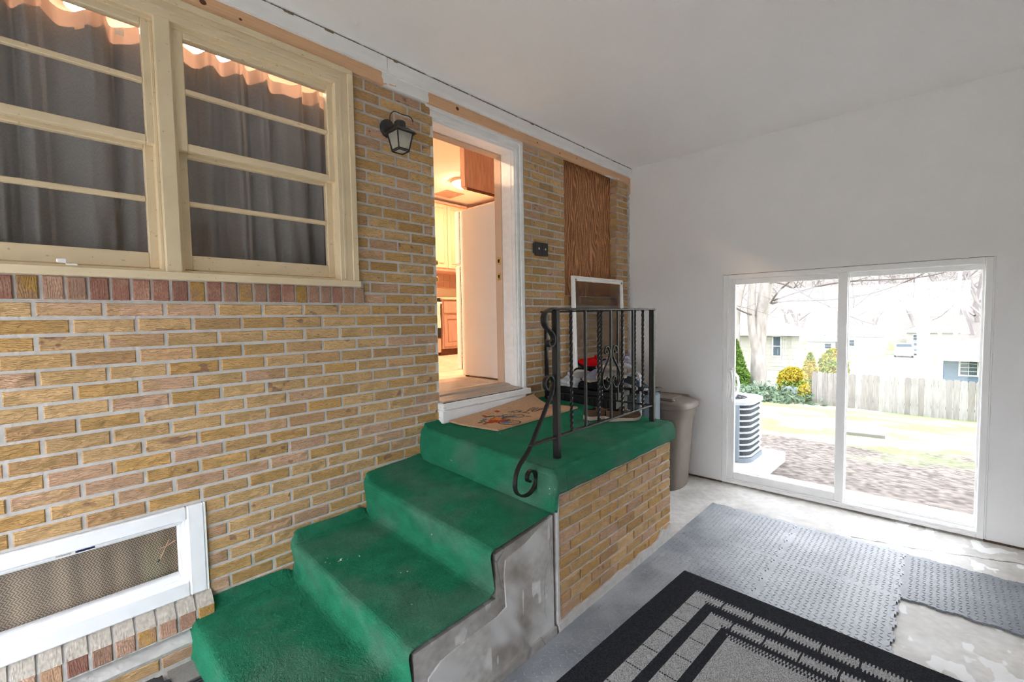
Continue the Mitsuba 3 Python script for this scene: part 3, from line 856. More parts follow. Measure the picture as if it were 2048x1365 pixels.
# outer casing: stepped mouldings at the right, head and sill, and the mullion between the windows
put('casing', join(cbox(1.262, WX1, YO, 0.03, 1.875, 3.092, 0.004), cbox(1.335, WX1, YO - 0.010, YO, 1.882, 3.092, 0.004), cbox(1.285, 1.30, YO - 0.004, YO, 1.90, 3.04, 0.002)), 'm_cream', tr)
put('head_casing', join(cbox(-0.46, 1.365, YO, 0.03, 2.99, 3.092, 0.004), cbox(-0.46, 1.368, YO - 0.012, YO, 3.062, 3.092, 0.004), cbox(-0.46, 1.30, YO - 0.005, YO, 3.018, 3.034, 0.002), cbox(-0.40, 1.268, 0.0, 0.11, 2.975, 2.995, 0.002)), 'm_cream', tr)
put('mullion', join(cbox(0.452, 0.512, YO, 0.11, 1.885, 2.995, 0.004), cbox(0.440, 0.452, 0.004, 0.11, 1.885, 2.995, 0.002), cbox(0.512, 0.526, 0.004, 0.11, 1.885, 2.995, 0.002)), 'm_cream', tr)
sillp = sg.Polygon([(-0.045, 1.852), (0.12, 1.852), (0.12, 1.912), (0.02, 1.900), (-0.016, 1.888), (-0.045, 1.884)])
sm = extrude(sillp, 1.372 + 0.46)
put('window_sill', trimesh.Trimesh(np.stack([sm.vertices[:, 2] - 0.46, sm.vertices[:, 0], sm.vertices[:, 1]], 1), sm.faces, process=False), 'm_cream', tr)
put('side_jamb', join(cbox(1.262, 1.285, 0.03, 0.12, 1.89, 2.99, 0.002), cbox(-0.46, -0.30, YO, 0.12, 1.875, 3.092, 0.004), cbox(1.262, 1.272, 0.0, 0.032, 1.895, 2.985, 0.002)), 'm_cream', tr)
put('paint_flake', join(cbox(0.105, 0.135, -0.05, -0.03, 1.900, 1.915, 0.003), cbox(0.13, 0.165, -0.05, -0.036, 1.892, 1.898, 0.002)), 'm_white_trim', tr, label='flake of peeled white paint')

W1 = thing('window_1', 'left cream window with two horizontal muntins, cut off by the left edge of the picture', 'window', kind='structure')
sash(W1, -0.305, 0.452, 2.445, 2.985, 0.010, 0.045, 0.040, 0.036, 0.040, 2.714, 'upper_sash', None)
sash(W1, -0.305, 0.452, 1.905, 2.470, 0.052, 0.088, 0.045, 0.070, 0.040, 2.213, 'lower_sash', 0.07)
W2 = thing('window_2', 'right cream window with two horizontal muntins, next to the brick pier', 'window', kind='structure')
sash(W2, 0.522, 1.272, 2.445, 2.985, 0.010, 0.045, 0.042, 0.036, 0.036, 2.718, 'upper_sash', None)
sash(W2, 0.522, 1.272, 1.905, 2.470, 0.052, 0.088, 0.045, 0.070, 0.040, 2.218, 'lower_sash', 0.98)

# curtains behind the glass: opaque lined cloth with a thin unlined heading that droops between its hooks
scene['m_curtain'] = {'type': 'twosided', 'bsdf': {'type': 'diffuse', 'reflectance': proc(lambda p, n, uv: mi.Color3f(0.25, 0.245, 0.24) * (0.88 + 0.24 * noise(p.x * 320, p.y * 90, p.z * 320)))}}
scene['m_heading'] = {'type': 'principledthin', 'base_color': rgb(0.36, 0.28, 0.25), 'roughness': 0.9, 'diff_trans': 0.55, 'spec_trans': 0.0, 'eta': 1.3}
def curtain(x0, x1, seed, label):
    k = thing('window_curtain', label, 'curtain', group=None)
    r = random.Random(seed)
    n = int((x1 - x0) / 0.006)
    xs = np.linspace(x0, x1, n)
    ph, f = r.uniform(0, 6), r.uniform(0.95, 1.05)
    hooks = np.cumsum([0] + [r.uniform(0.10, 0.20) for _ in range(14)]) + x0 - 0.03
    seg = np.searchsorted(hooks, xs) - 1
    t = (xs - hooks[seg]) / (hooks[seg + 1] - hooks[seg])
    droop = 4 * t * (1 - t) * (hooks[seg + 1] - hooks[seg]) / 0.12
    zs = np.concatenate([np.linspace(1.80, 2.94, 26), np.linspace(2.955, 2.985, 3)])
    fold = 0.5 * np.sin(2 * math.pi * t) + 0.15 * np.sin(2 * math.pi * t * 2 + seg * 1.3) + 1.4 * (meshkit.fbm(np.stack([xs * 5, xs * 0, xs * 0 + seed], 1), 3) - 0.5)
    top = 3.058 - 0.034 * droop
    P = np.zeros((len(zs), n, 3))
    for i, z in enumerate(zs):
        s = (z - 1.8) / (2.985 - 1.8)
        slow = meshkit.fbm(np.stack([xs * 7.0, xs * 0 + 0.55 * s, xs * 0 + seed * 3.1], 1), 3) - 0.5
        P[i, :, 0] = xs + 0.012 * np.sin(xs * 21 + seed)
        P[i, :, 1] = 0.232 + 0.070 * fold * (0.65 + 0.35 * s) + 0.20 * slow * (1.1 - 0.5 * s)
        P[i, :, 2] = z if i < 26 else z - 0.035 * droop * (i - 25) / 3
    put('cloth', grid_mesh(P), 'm_curtain', k, smooth=True)
    H = np.zeros((5, n, 3))
    for i, u in enumerate(np.linspace(0, 1, 5)):
        H[i] = P[-1]
        H[i, :, 2] = P[-1, :, 2] + (top - P[-1, :, 2]) * u
    put('heading', grid_mesh(H), 'm_heading', k, smooth=True, label='thin light heading glowing against the lit room')
    return k
c1 = curtain(-0.95, 0.475, 3, 'grey curtain hanging behind the left cream window')
put('care_label', cbox(0.345, 0.375, 0.150, 0.152, 2.935, 2.962, 0), 'm_white_plastic', c1)
c2 = curtain(0.50, 1.46, 8, 'grey curtain hanging behind the right cream window')
put('care_label', cbox(1.245, 1.262, 0.150, 0.152, 2.945, 2.97, 0), 'm_white_plastic', c2)

# ------------------------------------------------------------------ basement window
W3 = thing('window_3', 'white vinyl basement window low in the brick wall with a brown woven blind behind the glass', 'window', kind='structure')
bx0, bx1, bz0, bz1 = -0.93, 0.546, 0.386, 0.808
put('outer_frame', frame_xz(bx0, bx1, bz0, bz1, 0.068, 0.068, 0.075, 0.062, -0.014, 0.07, 0.006), 'm_vinyl_blue', W3)
put('inner_frame', join(frame_xz(bx0 + 0.062, bx1 - 0.062, bz0 + 0.07, bz1 - 0.056, 0.020, 0.020, 0.022, 0.020, 0.002, 0.06, 0.004),
                        frame_xz(bx0 + 0.080, bx1 - 0.080, bz0 + 0.088, bz1 - 0.072, 0.018, 0.018, 0.018, 0.012, 0.014, 0.06, 0.003)), 'm_vinyl_blue', W3)
put('caulk', join(cbox(bx1 - 0.001, bx1 + 0.008, -0.010, 0.02, bz0, bz1, 0.003), tube([[bx1 + 0.004, -0.008, z] for z in np.linspace(bz0, bz1, 8)], 0.004, 6)), 'm_white_trim', W3)
put('pane', sheet_xz(bx0 + 0.095, bx1 - 0.095, bz0 + 0.10, bz1 - 0.08, 0.036), 'm_glass', W3)
def weave(p, n, uv):
    u, v = p.x * 95, p.z * 80
    zz = dr.abs((v * 0.5) - dr.floor(v * 0.5) - 0.5) * 2
    s = u + 1.1 * zz
    st = dr.abs(s - dr.floor(s) - 0.5) * 2
    broad = 0.5 + 0.5 * dr.sin(p.x * 62 + 1.2 * dr.sin(p.x * 17) + p.z * 3)
    col = mix(mi.Color3f(0.14, 0.105, 0.078), mi.Color3f(0.40, 0.31, 0.225), smoothstep(0.2, 0.8, st))
    return col * (0.82 + 0.22 * broad)
matte('m_weave', weave)
xs = np.linspace(bx0 + 0.03, bx1 - 0.03, 160)
bl = np.zeros((2, 160, 3))
for i, z in enumerate((bz0 + 0.02, bz1 - 0.02)):
    bl[i, :, 0], bl[i, :, 1], bl[i, :, 2] = xs, 0.082 + 0.006 * np.sin(xs * 62), z
WB = put('woven_blind', grid_mesh(bl), 'm_weave', smooth=True, label='brown woven blind with zigzag texture behind the basement window glass', cat='blind')
put('sticker', cbox(0.05, 0.155, 0.0000, 0.0016, 0.735, 0.7475, 0) if False else shift(cbox(0.045, 0.165, 0.0005, 0.0017, 0.7335, 0.7465, 0), 0, 0, 0), 'm_white_plastic', W3, label='maker sticker with a dark blue bar')
put('sticker_bar', cbox(0.105, 0.163, -0.0003, 0.0012, 0.7350, 0.7455, 0), matte('m_navy', (0.02, 0.028, 0.075)), f'{W3}__sticker', label='dark blue bar')
put('sticker_script', join([tube([[0.048 + i * 0.0065, -0.0002, 0.7375], [0.051 + i * 0.0065, -0.0002, 0.743 + 0.0012 * (i % 3)], [0.0535 + i * 0.0065, -0.0002, 0.7375]], 0.0006, 4) for i in range(7)]), 'm_black_plastic', f'{W3}__sticker')
put('crank', join(rod([0.418, 0.055, 0.655], [0.380, 0.055, 0.575], 0.0022, 8)), matte('m_tan_stick', (0.52, 0.36, 0.22)), W3, label='tan rod with a black tip')
put('crank_tip', rod([0.380, 0.055, 0.578], [0.374, 0.055, 0.567], 0.0036, 8), 'm_black_plastic', f'{W3}__crank')
put('pull', tube([[0.385, 0.052, 0.627], [0.41, 0.05, 0.632], [0.442, 0.052, 0.645]], 0.0020, 6), matte('m_pink', (0.62, 0.33, 0.26)), W3)

# ------------------------------------------------------------------ entry door frame, sill and door
D1 = thing('door_1', 'white wooden entry door frame in the brick wall, open to the warm lit kitchen', 'door frame', kind='structure')
put('jamb_right', join(cbox(2.785, 2.876, 0.020, 0.06, 1.03, 3.10, 0.004), cbox(2.838, 2.880, 0.000, 0.024, 1.02, 3.11, 0.006), cbox(2.802, 2.828, 0.010, 0.026, 1.03, 3.06, 0.003), cbox(2.780, 2.80, 0.05, 0.16, 1.07, 3.02, 0.003)), 'm_white_trim', D1)
put('jamb_left', join(cbox(1.895, 1.978, 0.020, 0.12, 1.03, 3.10, 0.004), cbox(1.962, 1.985, 0.03, 0.20, 1.07, 3.02, 0.003)), 'm_white_trim', D1)
put('head', join(cbox(1.90, 2.876, 0.020, 0.06, 3.000, 3.11, 0.004), cbox(1.90, 2.880, 0.000, 0.024, 3.068, 3.112, 0.006), cbox(1.90, 2.836, 0.010, 0.026, 3.022, 3.052, 0.003), cbox(1.96, 2.80, 0.05, 0.16, 3.005, 3.03, 0.003)), 'm_white_trim', D1)
warm = matte('m_jamb_warm_lit', (0.66, 0.50, 0.38))  # warm kitchen light on the jamb, put into its colour
put('inner_stop', join(cbox(2.775, 2.80, 0.16, 0.24, 1.08, 3.02, 0.003), cbox(1.97, 1.99, 0.20, 0.24, 1.08, 3.02, 0.003), cbox(1.97, 2.79, 0.16, 0.24, 2.995, 3.02, 0.003)), warm, D1, label='inner rabbet of the jamb with warm kitchen light put into its colour')
for z in (2.135, 2.005):
    put('strike_plate', join(cbox(2.7715, 2.776, 0.180, 0.215, z - 0.03, z + 0.03, 0.001)), 'm_brass', D1)
    put('strike_hole', cbox(2.7705, 2.7718, 0.188, 0.207, z - 0.014, z + 0.014, 0), 'm_black_plastic', D1)
def worn_white(p, n, uv):
    w = smoothstep(0.70, 0.75, fbm(p.x * 16, p.y * 50, p.z * 70, 3))
    return mix(mi.Color3f(0.76, 0.76, 0.75), mi.Color3f(0.40, 0.35, 0.29), 0.5 * w)
mat('m_worn_white', worn_white, 0.55, spec=0.3)
put('door_sill', cbox(1.948, 2.870, -0.062, 0.10, 1.022, 1.068, 0.005), 'm_worn_white', D1, label='scuffed white painted sill')
put('sill_skirt', cbox(1.950, 2.815, -0.048, 0.08, 0.93, 1.020, 0.004), 'm_worn_white', D1)
mat('m_threshold', lambda p, n, uv: mi.Color3f(0.33, 0.285, 0.24) * (0.8 + 0.4 * fbm(p.x * 9, p.y * 80, 1.0, 2)), 0.45, spec=0.4)
th = sg.Polygon([(-0.035, 1.068), (0.25, 1.068), (0.25, 1.098), (0.17, 1.108), (0.10, 1.104), (0.09, 1.092), (-0.03, 1.080)])
tm = extrude(th, 0.83)
put('threshold', trimesh.Trimesh(np.stack([tm.vertices[:, 2] + 1.965, tm.vertices[:, 0], tm.vertices[:, 1]], 1), tm.faces, process=False), 'm_threshold', D1)
put('weather_strip', cbox(1.966, 2.79, -0.036, 0.0, 1.0665, 1.0725, 0.001), 'm_black_plastic', D1)

ED = thing('entry_door', 'white entry door swung half open into the kitchen, its brass knobs showing past the bricks', 'door')
DA, HX, HY = 47.0, 1.985, 0.215
def swing(m):
    return shift(turn(m, DA), HX, HY, 0)
put('leaf', swing(cbox(0.0, 0.80, -0.002, 0.040, 1.112, 2.985, 0.004)), 'm_white_trim', ED)
def knob(r, z):
    prof = [(0, 0.0), (r * 1.15, 0.0), (r * 1.15, 0.006), (r * 0.45, 0.010), (r * 0.4, 0.026), (r * 0.95, 0.034), (r, 0.046), (r * 0.7, 0.058), (0, 0.062)]
    m = turn(lathe(prof, 20), 90, (1, 0, 0))
    return swing(shift(m, 0.742, -0.002, z))
put('knob', knob(0.026, 2.005), 'm_brass', ED, smooth=40)
put('deadbolt', knob(0.022, 2.15), 'm_brass', ED, smooth=40)

# ------------------------------------------------------------------ boarded window
WBD = thing('window_4', 'reddish plywood panel filling the former window between the brick piers', 'boarded window', kind='structure')
put('plywood_panel', cbox(3.442, 4.372, 0.078, 0.092, 1.852, 3.155, 0.001), 'm_plywood', WBD)
put('head_flashing', cbox(3.452, 4.352, 0.02, 0.078, 3.138, 3.150, 0.001), 'm_gap', WBD)
tooth = []
for k in range(-21, 0):
    zt = ZR - k * BZ - 0.006
    if 1.86 < zt < 3.09:
        m, uv = brick_mesh(4.361, 4.40, zt - BZ + 0.012, zt, 0.012 if k % 2 else 0.0, 0.07)
        tooth.append((m, uv))
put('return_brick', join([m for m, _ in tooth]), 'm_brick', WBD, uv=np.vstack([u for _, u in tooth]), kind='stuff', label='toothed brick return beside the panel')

# ------------------------------------------------------------------ sliding glass door
D2 = thing('door_2', 'white vinyl sliding glass door looking out on the yard', 'sliding door', kind='structure')
put('outer_frame', frame_yz(-2.802, -1.002, 0.012, 2.028, 0.040, 0.048, 0.030, 0.045, XF - 0.012, XF + 0.13, 0.004), 'm_vinyl', D2)
put('track', join(cbox(XF - 0.006, XF + 0.004, -2.77, -1.05, 0.040, 0.056, 0.002), cbox(XF + 0.045, XF + 0.055, -2.77, -1.05, 0.040, 0.062, 0.002), cbox(XF + 0.085, XF + 0.10, -2.77, -1.05, 0.040, 0.075, 0.002)), 'm_vinyl', D2)
op = name_for(f'{D2}__sliding_panel')
put('panel_frame', frame_yz(-1.975, -1.048, 0.044, 1.985, 0.064, 0.060, 0.080, 0.050, XF + 0.006, XF + 0.042, 0.005), 'm_vinyl', op)
put('pane', sheet_yz(-1.915, -1.104, 0.12, 1.94, XF + 0.026), 'm_glass', op)
hp = [[XF - 0.002, -1.078, 1.115], [XF - 0.03, -1.084, 1.10], [XF - 0.048, -1.098, 1.05], [XF - 0.053, -1.104, 0.98], [XF - 0.048, -1.098, 0.91], [XF - 0.03, -1.084, 0.855], [XF - 0.002, -1.078, 0.84]]
hp = np.array(hp)
put('handle', join(flat_bar(resample(hp, 0.012), 0.018, 0.012, [0, 1.0, 0]), cbox(XF - 0.004, XF + 0.008, -1.094, -1.062, 0.81, 1.14, 0.004)), 'm_vinyl', op, label='white curved pull handle')
put('outside_handle', flat_bar(resample(np.array([[XF + 0.045, -1.10, 1.08], [XF + 0.085, -1.112, 1.05], [XF + 0.10, -1.12, 0.97], [XF + 0.085, -1.112, 0.89], [XF + 0.045, -1.10, 0.86]]), 0.012), 0.02, 0.012, [0, 1.0, 0]), 'm_vinyl', op)
fp = name_for(f'{D2}__fixed_panel')
put('panel_frame', frame_yz(-2.772, -1.935, 0.050, 1.985, 0.022, 0.045, 0.030, 0.040, XF + 0.056, XF + 0.090, 0.004), 'm_vinyl', fp)
put('pane', sheet_yz(-2.752, -1.978, 0.078, 1.947, XF + 0.074), 'm_glass', fp)
put('corner_bead', tube([[XF - 0.002, -2.806, z] for z in np.linspace(0.02, 2.03, 12)], 0.006, 8), 'm_wall', D2)

# ------------------------------------------------------------------ wrought-iron railing
from scipy.interpolate import CubicSpline
def smooth_path(pts, n=60):
    p = np.asarray(pts, float)
    s = np.concatenate([[0], np.cumsum(np.sqrt(np.linalg.norm(np.diff(p, axis=0), axis=1)))])
    return CubicSpline(s, p)(np.linspace(0, s[-1], n))

def twisted(a, b, w, turns):
    a, b = np.asarray(a, float), np.asarray(b, float)
    n = int(turns * 16) + 2
    v, f = [], []
    for k in range(n):
        t = k / (n - 1)
        c = a + (b - a) * t
        m = np.clip(min(t, 1 - t) / 0.10, 0, 1)
        ang = turns * 2 * math.pi * t
        for q in range(4):
            r = w * 0.5 * (math.sqrt(2) if True else 1)
            v.append([c[0] + r * math.cos(ang + q * math.pi / 2 + math.pi / 4), c[1] + r * math.sin(ang + q * math.pi / 2 + math.pi / 4), c[2]])
    for k in range(n - 1):
        for q in range(4):
            i, j = k * 4 + q, k * 4 + (q + 1) % 4
            f += [[i, j, j + 4], [i, j + 4, i + 4]]
    return trimesh.Trimesh(v, f, process=False)

RY, RX = -1.005, 3.125
ZTOP, ZLOW = 1.700, 0.998
RAIL = thing('porch_railing', 'black wrought-iron railing with twisted balusters and scrolls around the green landing', 'railing')
put('post', square_bar([1.985, RY, 0.872], [1.985, RY, ZTOP - 0.004], 0.036), 'm_iron', RAIL)
put('post', square_bar([RX + 0.006, RY, 0.872], [RX + 0.006, RY, ZTOP - 0.004], 0.036), 'm_iron', RAIL)
put('post', square_bar([RX, -0.022, 0.918], [RX, -0.022, ZTOP - 0.004], 0.028), 'm_iron', RAIL)
put('top_rail', cbox(1.955, RX + 0.03, RY - 0.018, RY + 0.018, ZTOP - 0.006, ZTOP + 0.006, 0.003), 'm_iron', RAIL)
put('top_rail', cbox(RX - 0.016, RX + 0.016, RY, 0.0, ZTOP - 0.006, ZTOP + 0.006, 0.003), 'm_iron', RAIL)
put('top_rail', cbox(RX - 0.06, RX + 0.016, -0.030, -0.006, ZTOP - 0.004, ZTOP + 0.006, 0.002), 'm_iron', RAIL)
put('bottom_rail', cbox(1.755, RX + 0.004, RY - 0.012, RY + 0.012, ZLOW - 0.006, ZLOW + 0.006, 0.002), 'm_iron', RAIL)
put('bottom_rail', cbox(RX - 0.012, RX + 0.012, RY, 0.0, ZLOW - 0.006, ZLOW + 0.006, 0.002), 'm_iron', RAIL)
for k in range(7):
    x = 2.125 + k * 0.1435
    a, b = [x, RY, ZLOW], [x, RY, ZTOP - 0.004]
    if k % 2 == 0: put('twisted_baluster', twisted(a, b, 0.0145, 5.5), 'm_iron', RAIL)
    else: put('baluster', square_bar(a, b, 0.0145), 'm_iron', RAIL)
for k in range(6):
    y = -0.870 + k * 0.145
    a, b = [RX, y, ZLOW], [RX, y, ZTOP - 0.004]
    if k % 2 == 0: put('twisted_baluster', twisted(a, b, 0.0135, 5.5), 'm_iron', RAIL)
    else: put('baluster', square_bar(a, b, 0.0135), 'm_iron', RAIL)
for z in (0.955, 1.032):
    put('screw', lathe([(0, 0), (0.007, 0), (0.006, 0.003), (0, 0.0045)], 10, (0, 0, 0)).apply_transform(trimesh.transformations.rotation_matrix(math.radians(90), [1, 0, 0])).apply_translation([RX - 0.004, -0.036, z]), 'm_steel', RAIL, label='bright screw head')
def eye_at(x, z, y, y0=-1.01):
    t = (y - EYE[1]) / (y0 - EYE[1])
    return [EYE[0] + (x - EYE[0]) * t, y, EYE[2] + (z - EYE[2]) * t]
xz = lambda pts, y=RY: [[a, y, b] for a, b in pts]
tongue = smooth_path(xz([(1.980, 1.704), (1.930, 1.697), (1.888, 1.672), (1.880, 1.636), (1.902, 1.602), (1.945, 1.572), (1.962, 1.540), (1.950, 1.508), (1.920, 1.502), (1.910, 1.522), (1.925, 1.532)]), 70)
put('rail_scroll', flat_bar(tongue, 0.034, 0.009, [0, 1.0, 0]), 'm_iron', RAIL, smooth=35)
sc = [(1.912, 1.290), (1.900, 1.272), (1.884, 1.290), (1.890, 1.325), (1.925, 1.342), (1.955, 1.315), (1.952, 1.262), (1.905, 1.190), (1.850, 1.112), (1.800, 1.045), (1.748, 0.975)]
low = [(1.700, 0.905), (1.668, 0.840), (1.672, 0.785), (1.715, 0.752), (1.775, 0.752), (1.818, 0.790), (1.815, 0.842), (1.780, 0.866), (1.752, 0.845), (1.758, 0.818), (1.775, 0.816)]
pp = [[a, RY, b] for a, b in sc] + [[a - 0.030, RY - 0.008 * min(1, k / 3), b + 0.004] for k, (a, b) in enumerate(low)]
put('newel_scroll', flat_bar(smooth_path(pp, 130), 0.022, 0.010, [0, 1.0, 0]), 'm_iron', RAIL, smooth=35)
CX = 2.125 + 3 * 0.1435
for s in (-1, 1):
    heart = [(0.052, 1.262), (0.040, 1.250), (0.036, 1.270), (0.058, 1.288), (0.080, 1.262), (0.070, 1.222), (0.040, 1.212), (0.012, 1.250) if False else (0.022, 1.226)]
    body = [(0.048, 1.248), (0.040, 1.236), (0.028, 1.250), (0.040, 1.276), (0.068, 1.270), (0.078, 1.236), (0.058, 1.202), (0.028, 1.206), (0.100, 1.215) if False else (0.012, 1.236)]
    outer = [(0.046, 1.245), (0.052, 1.258), (0.040, 1.270), (0.022, 1.255), (0.024, 1.222), (0.058, 1.197), (0.098, 1.225), (0.104, 1.275), (0.080, 1.325), (0.040, 1.372), (0.020, 1.405), (0.020, 1.440), (0.045, 1.466), (0.072, 1.452), (0.070, 1.425), (0.052, 1.422), (0.050, 1.436)]
    put('scroll', flat_bar(smooth_path([[CX + s * a, RY - 0.002, b] for a, b in outer], 110), 0.013, 0.0055, [0, 1.0, 0]), 'm_iron', RAIL, smooth=35)

# ------------------------------------------------------------------ doormat with its printed picture
def on_mat(u, v, h=0.0):
    """u 0..1 along the door, v 0..1 from the outer edge to the sill (the back edge rides up on the sill)."""
    u, v = np.asarray(u, float), np.asarray(v, float)
    f0, f1 = np.array([2.105, -0.425]), np.array([3.045, -0.405])
    b0, b1 = np.array([1.990, -0.066]), np.array([2.900, -0.055])
    x = (1 - v) * (f0[0] + (f1[0] - f0[0]) * u) + v * (b0[0] + (b1[0] - b0[0]) * u)
    y = (1 - v) * (f0[1] + (f1[1] - f0[1]) * u) + v * (b0[1] + (b1[1] - b0[1]) * u)
    rise = np.clip((v - 0.62) / 0.38, 0, 1) ** 1.7 * (0.012 + 0.060 * np.clip(u, 0, 1) ** 1.5)
    z = 0.930 + 0.048 * y + 0.0145 + rise + h
    return np.stack([x, y, z], -1)
MAT = thing('doormat', 'tan coir doormat printed with a flower-basket bicycle and fall lettering, below the open door', 'doormat')
uu, vv = np.meshgrid(np.linspace(0, 1, 60), np.linspace(0, 1, 30), indexing='ij')
Pm = on_mat(uu, vv)
lo = on_mat(uu, vv, -0.013)
ringm = lambda A, B: grid_mesh(np.stack([A, B], 0))
mat('m_coir', lambda p, n, uv: mix(mi.Color3f(0.36, 0.205, 0.115), mi.Color3f(0.62, 0.40, 0.25), noise(p.x * 330, p.y * 330, p.z * 330)), 0.95, spec=0.1,
    bump=lambda p, n, uv: 0.003 * noise(p.x * 420, p.y * 420, 3.0), eps=8e-4)
put('pile', join(grid_mesh(Pm), ringm(Pm[0], lo[0]), ringm(Pm[-1], lo[-1]), ringm(Pm[:, 0], lo[:, 0]), ringm(Pm[:, -1], lo[:, -1])), 'm_coir', MAT)
MW, MH = 0.94, 0.40
def printed(m, u0, v0, ang=0.0, sx=1.0, sy=1.0, h=0.0012):
    """Flat drawing in metres laid on the mat with its origin at (u0, v0)."""
    v = np.array(m.vertices)
    a = math.radians(ang)
    x, y = v[:, 0] * sx, v[:, 1] * sy
    X, Y = x * math.cos(a) - y * math.sin(a), x * math.sin(a) + y * math.cos(a)
    return trimesh.Trimesh(on_mat(u0 + X / MW, v0 + Y / MH, h) + np.stack([X * 0, X * 0, np.minimum(v[:, 2], 0.0006)], 1), m.faces, process=False)
mat('m_ink', lambda p, n, uv: mi.Color3f(0.055, 0.045, 0.045) * (0.6 + 1.2 * noise(p.x * 330, p.y * 330, 1.0)), 0.95, spec=0.1)
put('lettering', join(printed(meshkit.text_mesh("It's", 0.050, 0.0005), 0.50, 0.60, 4), printed(meshkit.text_mesh('Fall', 0.105, 0.0005), 0.545, 0.36, 4), printed(meshkit.text_mesh("Y'all", 0.062, 0.0005), 0.80, 0.30, 6)), 'm_ink', MAT, label='dark printed lettering')
ring2 = lambda r, w: extrude(sg.Point(0, 0).buffer(r, 24).difference(sg.Point(0, 0).buffer(r - w, 24)), 0.0004)
spokes = lambda r: join([turn(cbox(-r, r, -0.0008, 0.0008, 0, 0.0004, 0), a) for a in range(0, 180, 30)])
put('bicycle_print', join(printed(ring2(0.078, 0.008), 0.415, 0.46), printed(spokes(0.074), 0.415, 0.46), printed(ring2(0.074, 0.009), 0.215, 0.17, 0, 1.0, 1.0), printed(spokes(0.07), 0.215, 0.17),
    printed(extrude(sg.LineString([(-0.19, -0.09), (-0.10, 0.02), (0.0, 0.0), (-0.06, 0.07), (-0.16, 0.06)]).buffer(0.005), 0.0004), 0.415, 0.46),
    printed(extrude(sg.LineString([(-0.10, 0.10), (-0.03, 0.085)]).buffer(0.009), 0.0004), 0.36, 0.50)), 'm_ink', MAT, label='dark printed bicycle')
leaf = lambda r: extrude(sg.Polygon([(r * (1 + 0.45 * (k % 2)) * math.cos(k * 0.5236), r * (1 + 0.45 * (k % 2)) * math.sin(k * 0.5236)) for k in range(12)]), 0.0005)
for nm, colr, spots in (('m_print_red', (0.40, 0.07, 0.03), [(0.17, 0.42, 0.030), (0.21, 0.50, 0.026), (0.20, 0.33, 0.02), (0.13, 0.44, 0.018), (0.25, 0.36, 0.020), (0.44, 0.85, 0.015), (0.27, 0.80, 0.014)]),
                        ('m_print_orange', (0.60, 0.22, 0.05), [(0.235, 0.52, 0.022), (0.29, 0.55, 0.022), (0.31, 0.62, 0.014), (0.34, 0.86, 0.012)]),
                        ('m_print_blue', (0.13, 0.20, 0.32), [(0.325, 0.63, 0.020), (0.20, 0.66, 0.016), (0.20, 0.22, 0.022), (0.36, 0.56, 0.014), (0.39, 0.40, 0.016)]),
                        ('m_print_brown', (0.17, 0.10, 0.07), [(0.10, 0.55, 0.013), (0.08, 0.42, 0.012), (0.15, 0.60, 0.014), (0.46, 0.22, 0.013), (0.24, 0.28, 0.016), (0.28, 0.32, 0.014), (0.30, 0.45, 0.016)])):
    matte(nm, colr)
    for i, (u, v, r) in enumerate(spots):
        put('flower_print', printed(leaf(r), u, v, 40 * i, 1.25, 0.9), nm, MAT)

# ------------------------------------------------------------------ wall lantern
LAN = thing('wall_lantern', 'black metal wall lantern with frosted panes on the brick pier beside the door', 'wall lamp')
lc = np.array([1.610, -0.135])
put('back_plate', lathe([(0, 0), (0.056, 0), (0.056, 0.010), (0.045, 0.020), (0.024, 0.026), (0, 0.028)], 24).apply_transform(trimesh.transformations.rotation_matrix(math.radians(90), [1, 0, 0])).apply_translation([1.610, -0.002, 2.838]), 'm_dark_metal', LAN, smooth=40)
put('arm', join(tube(smooth_path([[1.610, -0.02, 2.835], [1.610, -0.075, 2.832], [1.610, -0.125, 2.850]], 10), 0.010, 8), lathe([(0, 0), (0.016, 0), (0.018, 0.008), (0, 0.012)], 14, (1.610, -0.03, 2.80))), 'm_dark_metal', LAN, smooth=40)
put('hook_wire', tube(smooth_path([[1.585, -0.075, 2.845], [1.588, -0.080, 2.905], [1.605, -0.095, 2.915], [1.63, -0.13, 2.895], [1.655, -0.165, 2.880], [1.668, -0.185, 2.845]], 24), 0.0032, 6), 'm_dark_metal', LAN)
def taper_ring(h0, z0, h1, z1):
    v = [[lc[0] + sx * h, lc[1] + sy * h, z] for h, z in ((h0, z0), (h1, z1)) for sx, sy in ((-1, -1), (1, -1), (1, 1), (-1, 1))]
    return np.array(v)
def frustum(h0, z0, h1, z1, cap0=False, cap1=False):
    v = taper_ring(h0, z0, h1, z1)
    f = []
    for k in range(4):
        l = (k + 1) % 4
        f += [[k, l, 4 + l], [k, 4 + l, 4 + k]]
    if cap0: f += [[0, 2, 1], [0, 3, 2]]
    if cap1: f += [[4, 5, 6], [4, 6, 7]]
    return trimesh.Trimesh(v, f, process=False)
put('roof', join(frustum(0.072, 2.772, 0.066, 2.780), frustum(0.066, 2.780, 0.034, 2.808, False, True), frustum(0.072, 2.772, 0.052, 2.774), lathe([(0, 0), (0.036, 0), (0.034, 0.032), (0.026, 0.040), (0, 0.044)], 20, (lc[0], lc[1], 2.806))), 'm_dark_metal', LAN)
ZB_, ZT_, HB, HT = 2.668, 2.774, 0.035, 0.054
cage = []
for sx, sy in ((-1, -1), (1, -1), (1, 1), (-1, 1)):
    cage.append(tube([[lc[0] + sx * HT, lc[1] + sy * HT, ZT_], [lc[0] + sx * HB, lc[1] + sy * HB, ZB_]], 0.0048, 6))
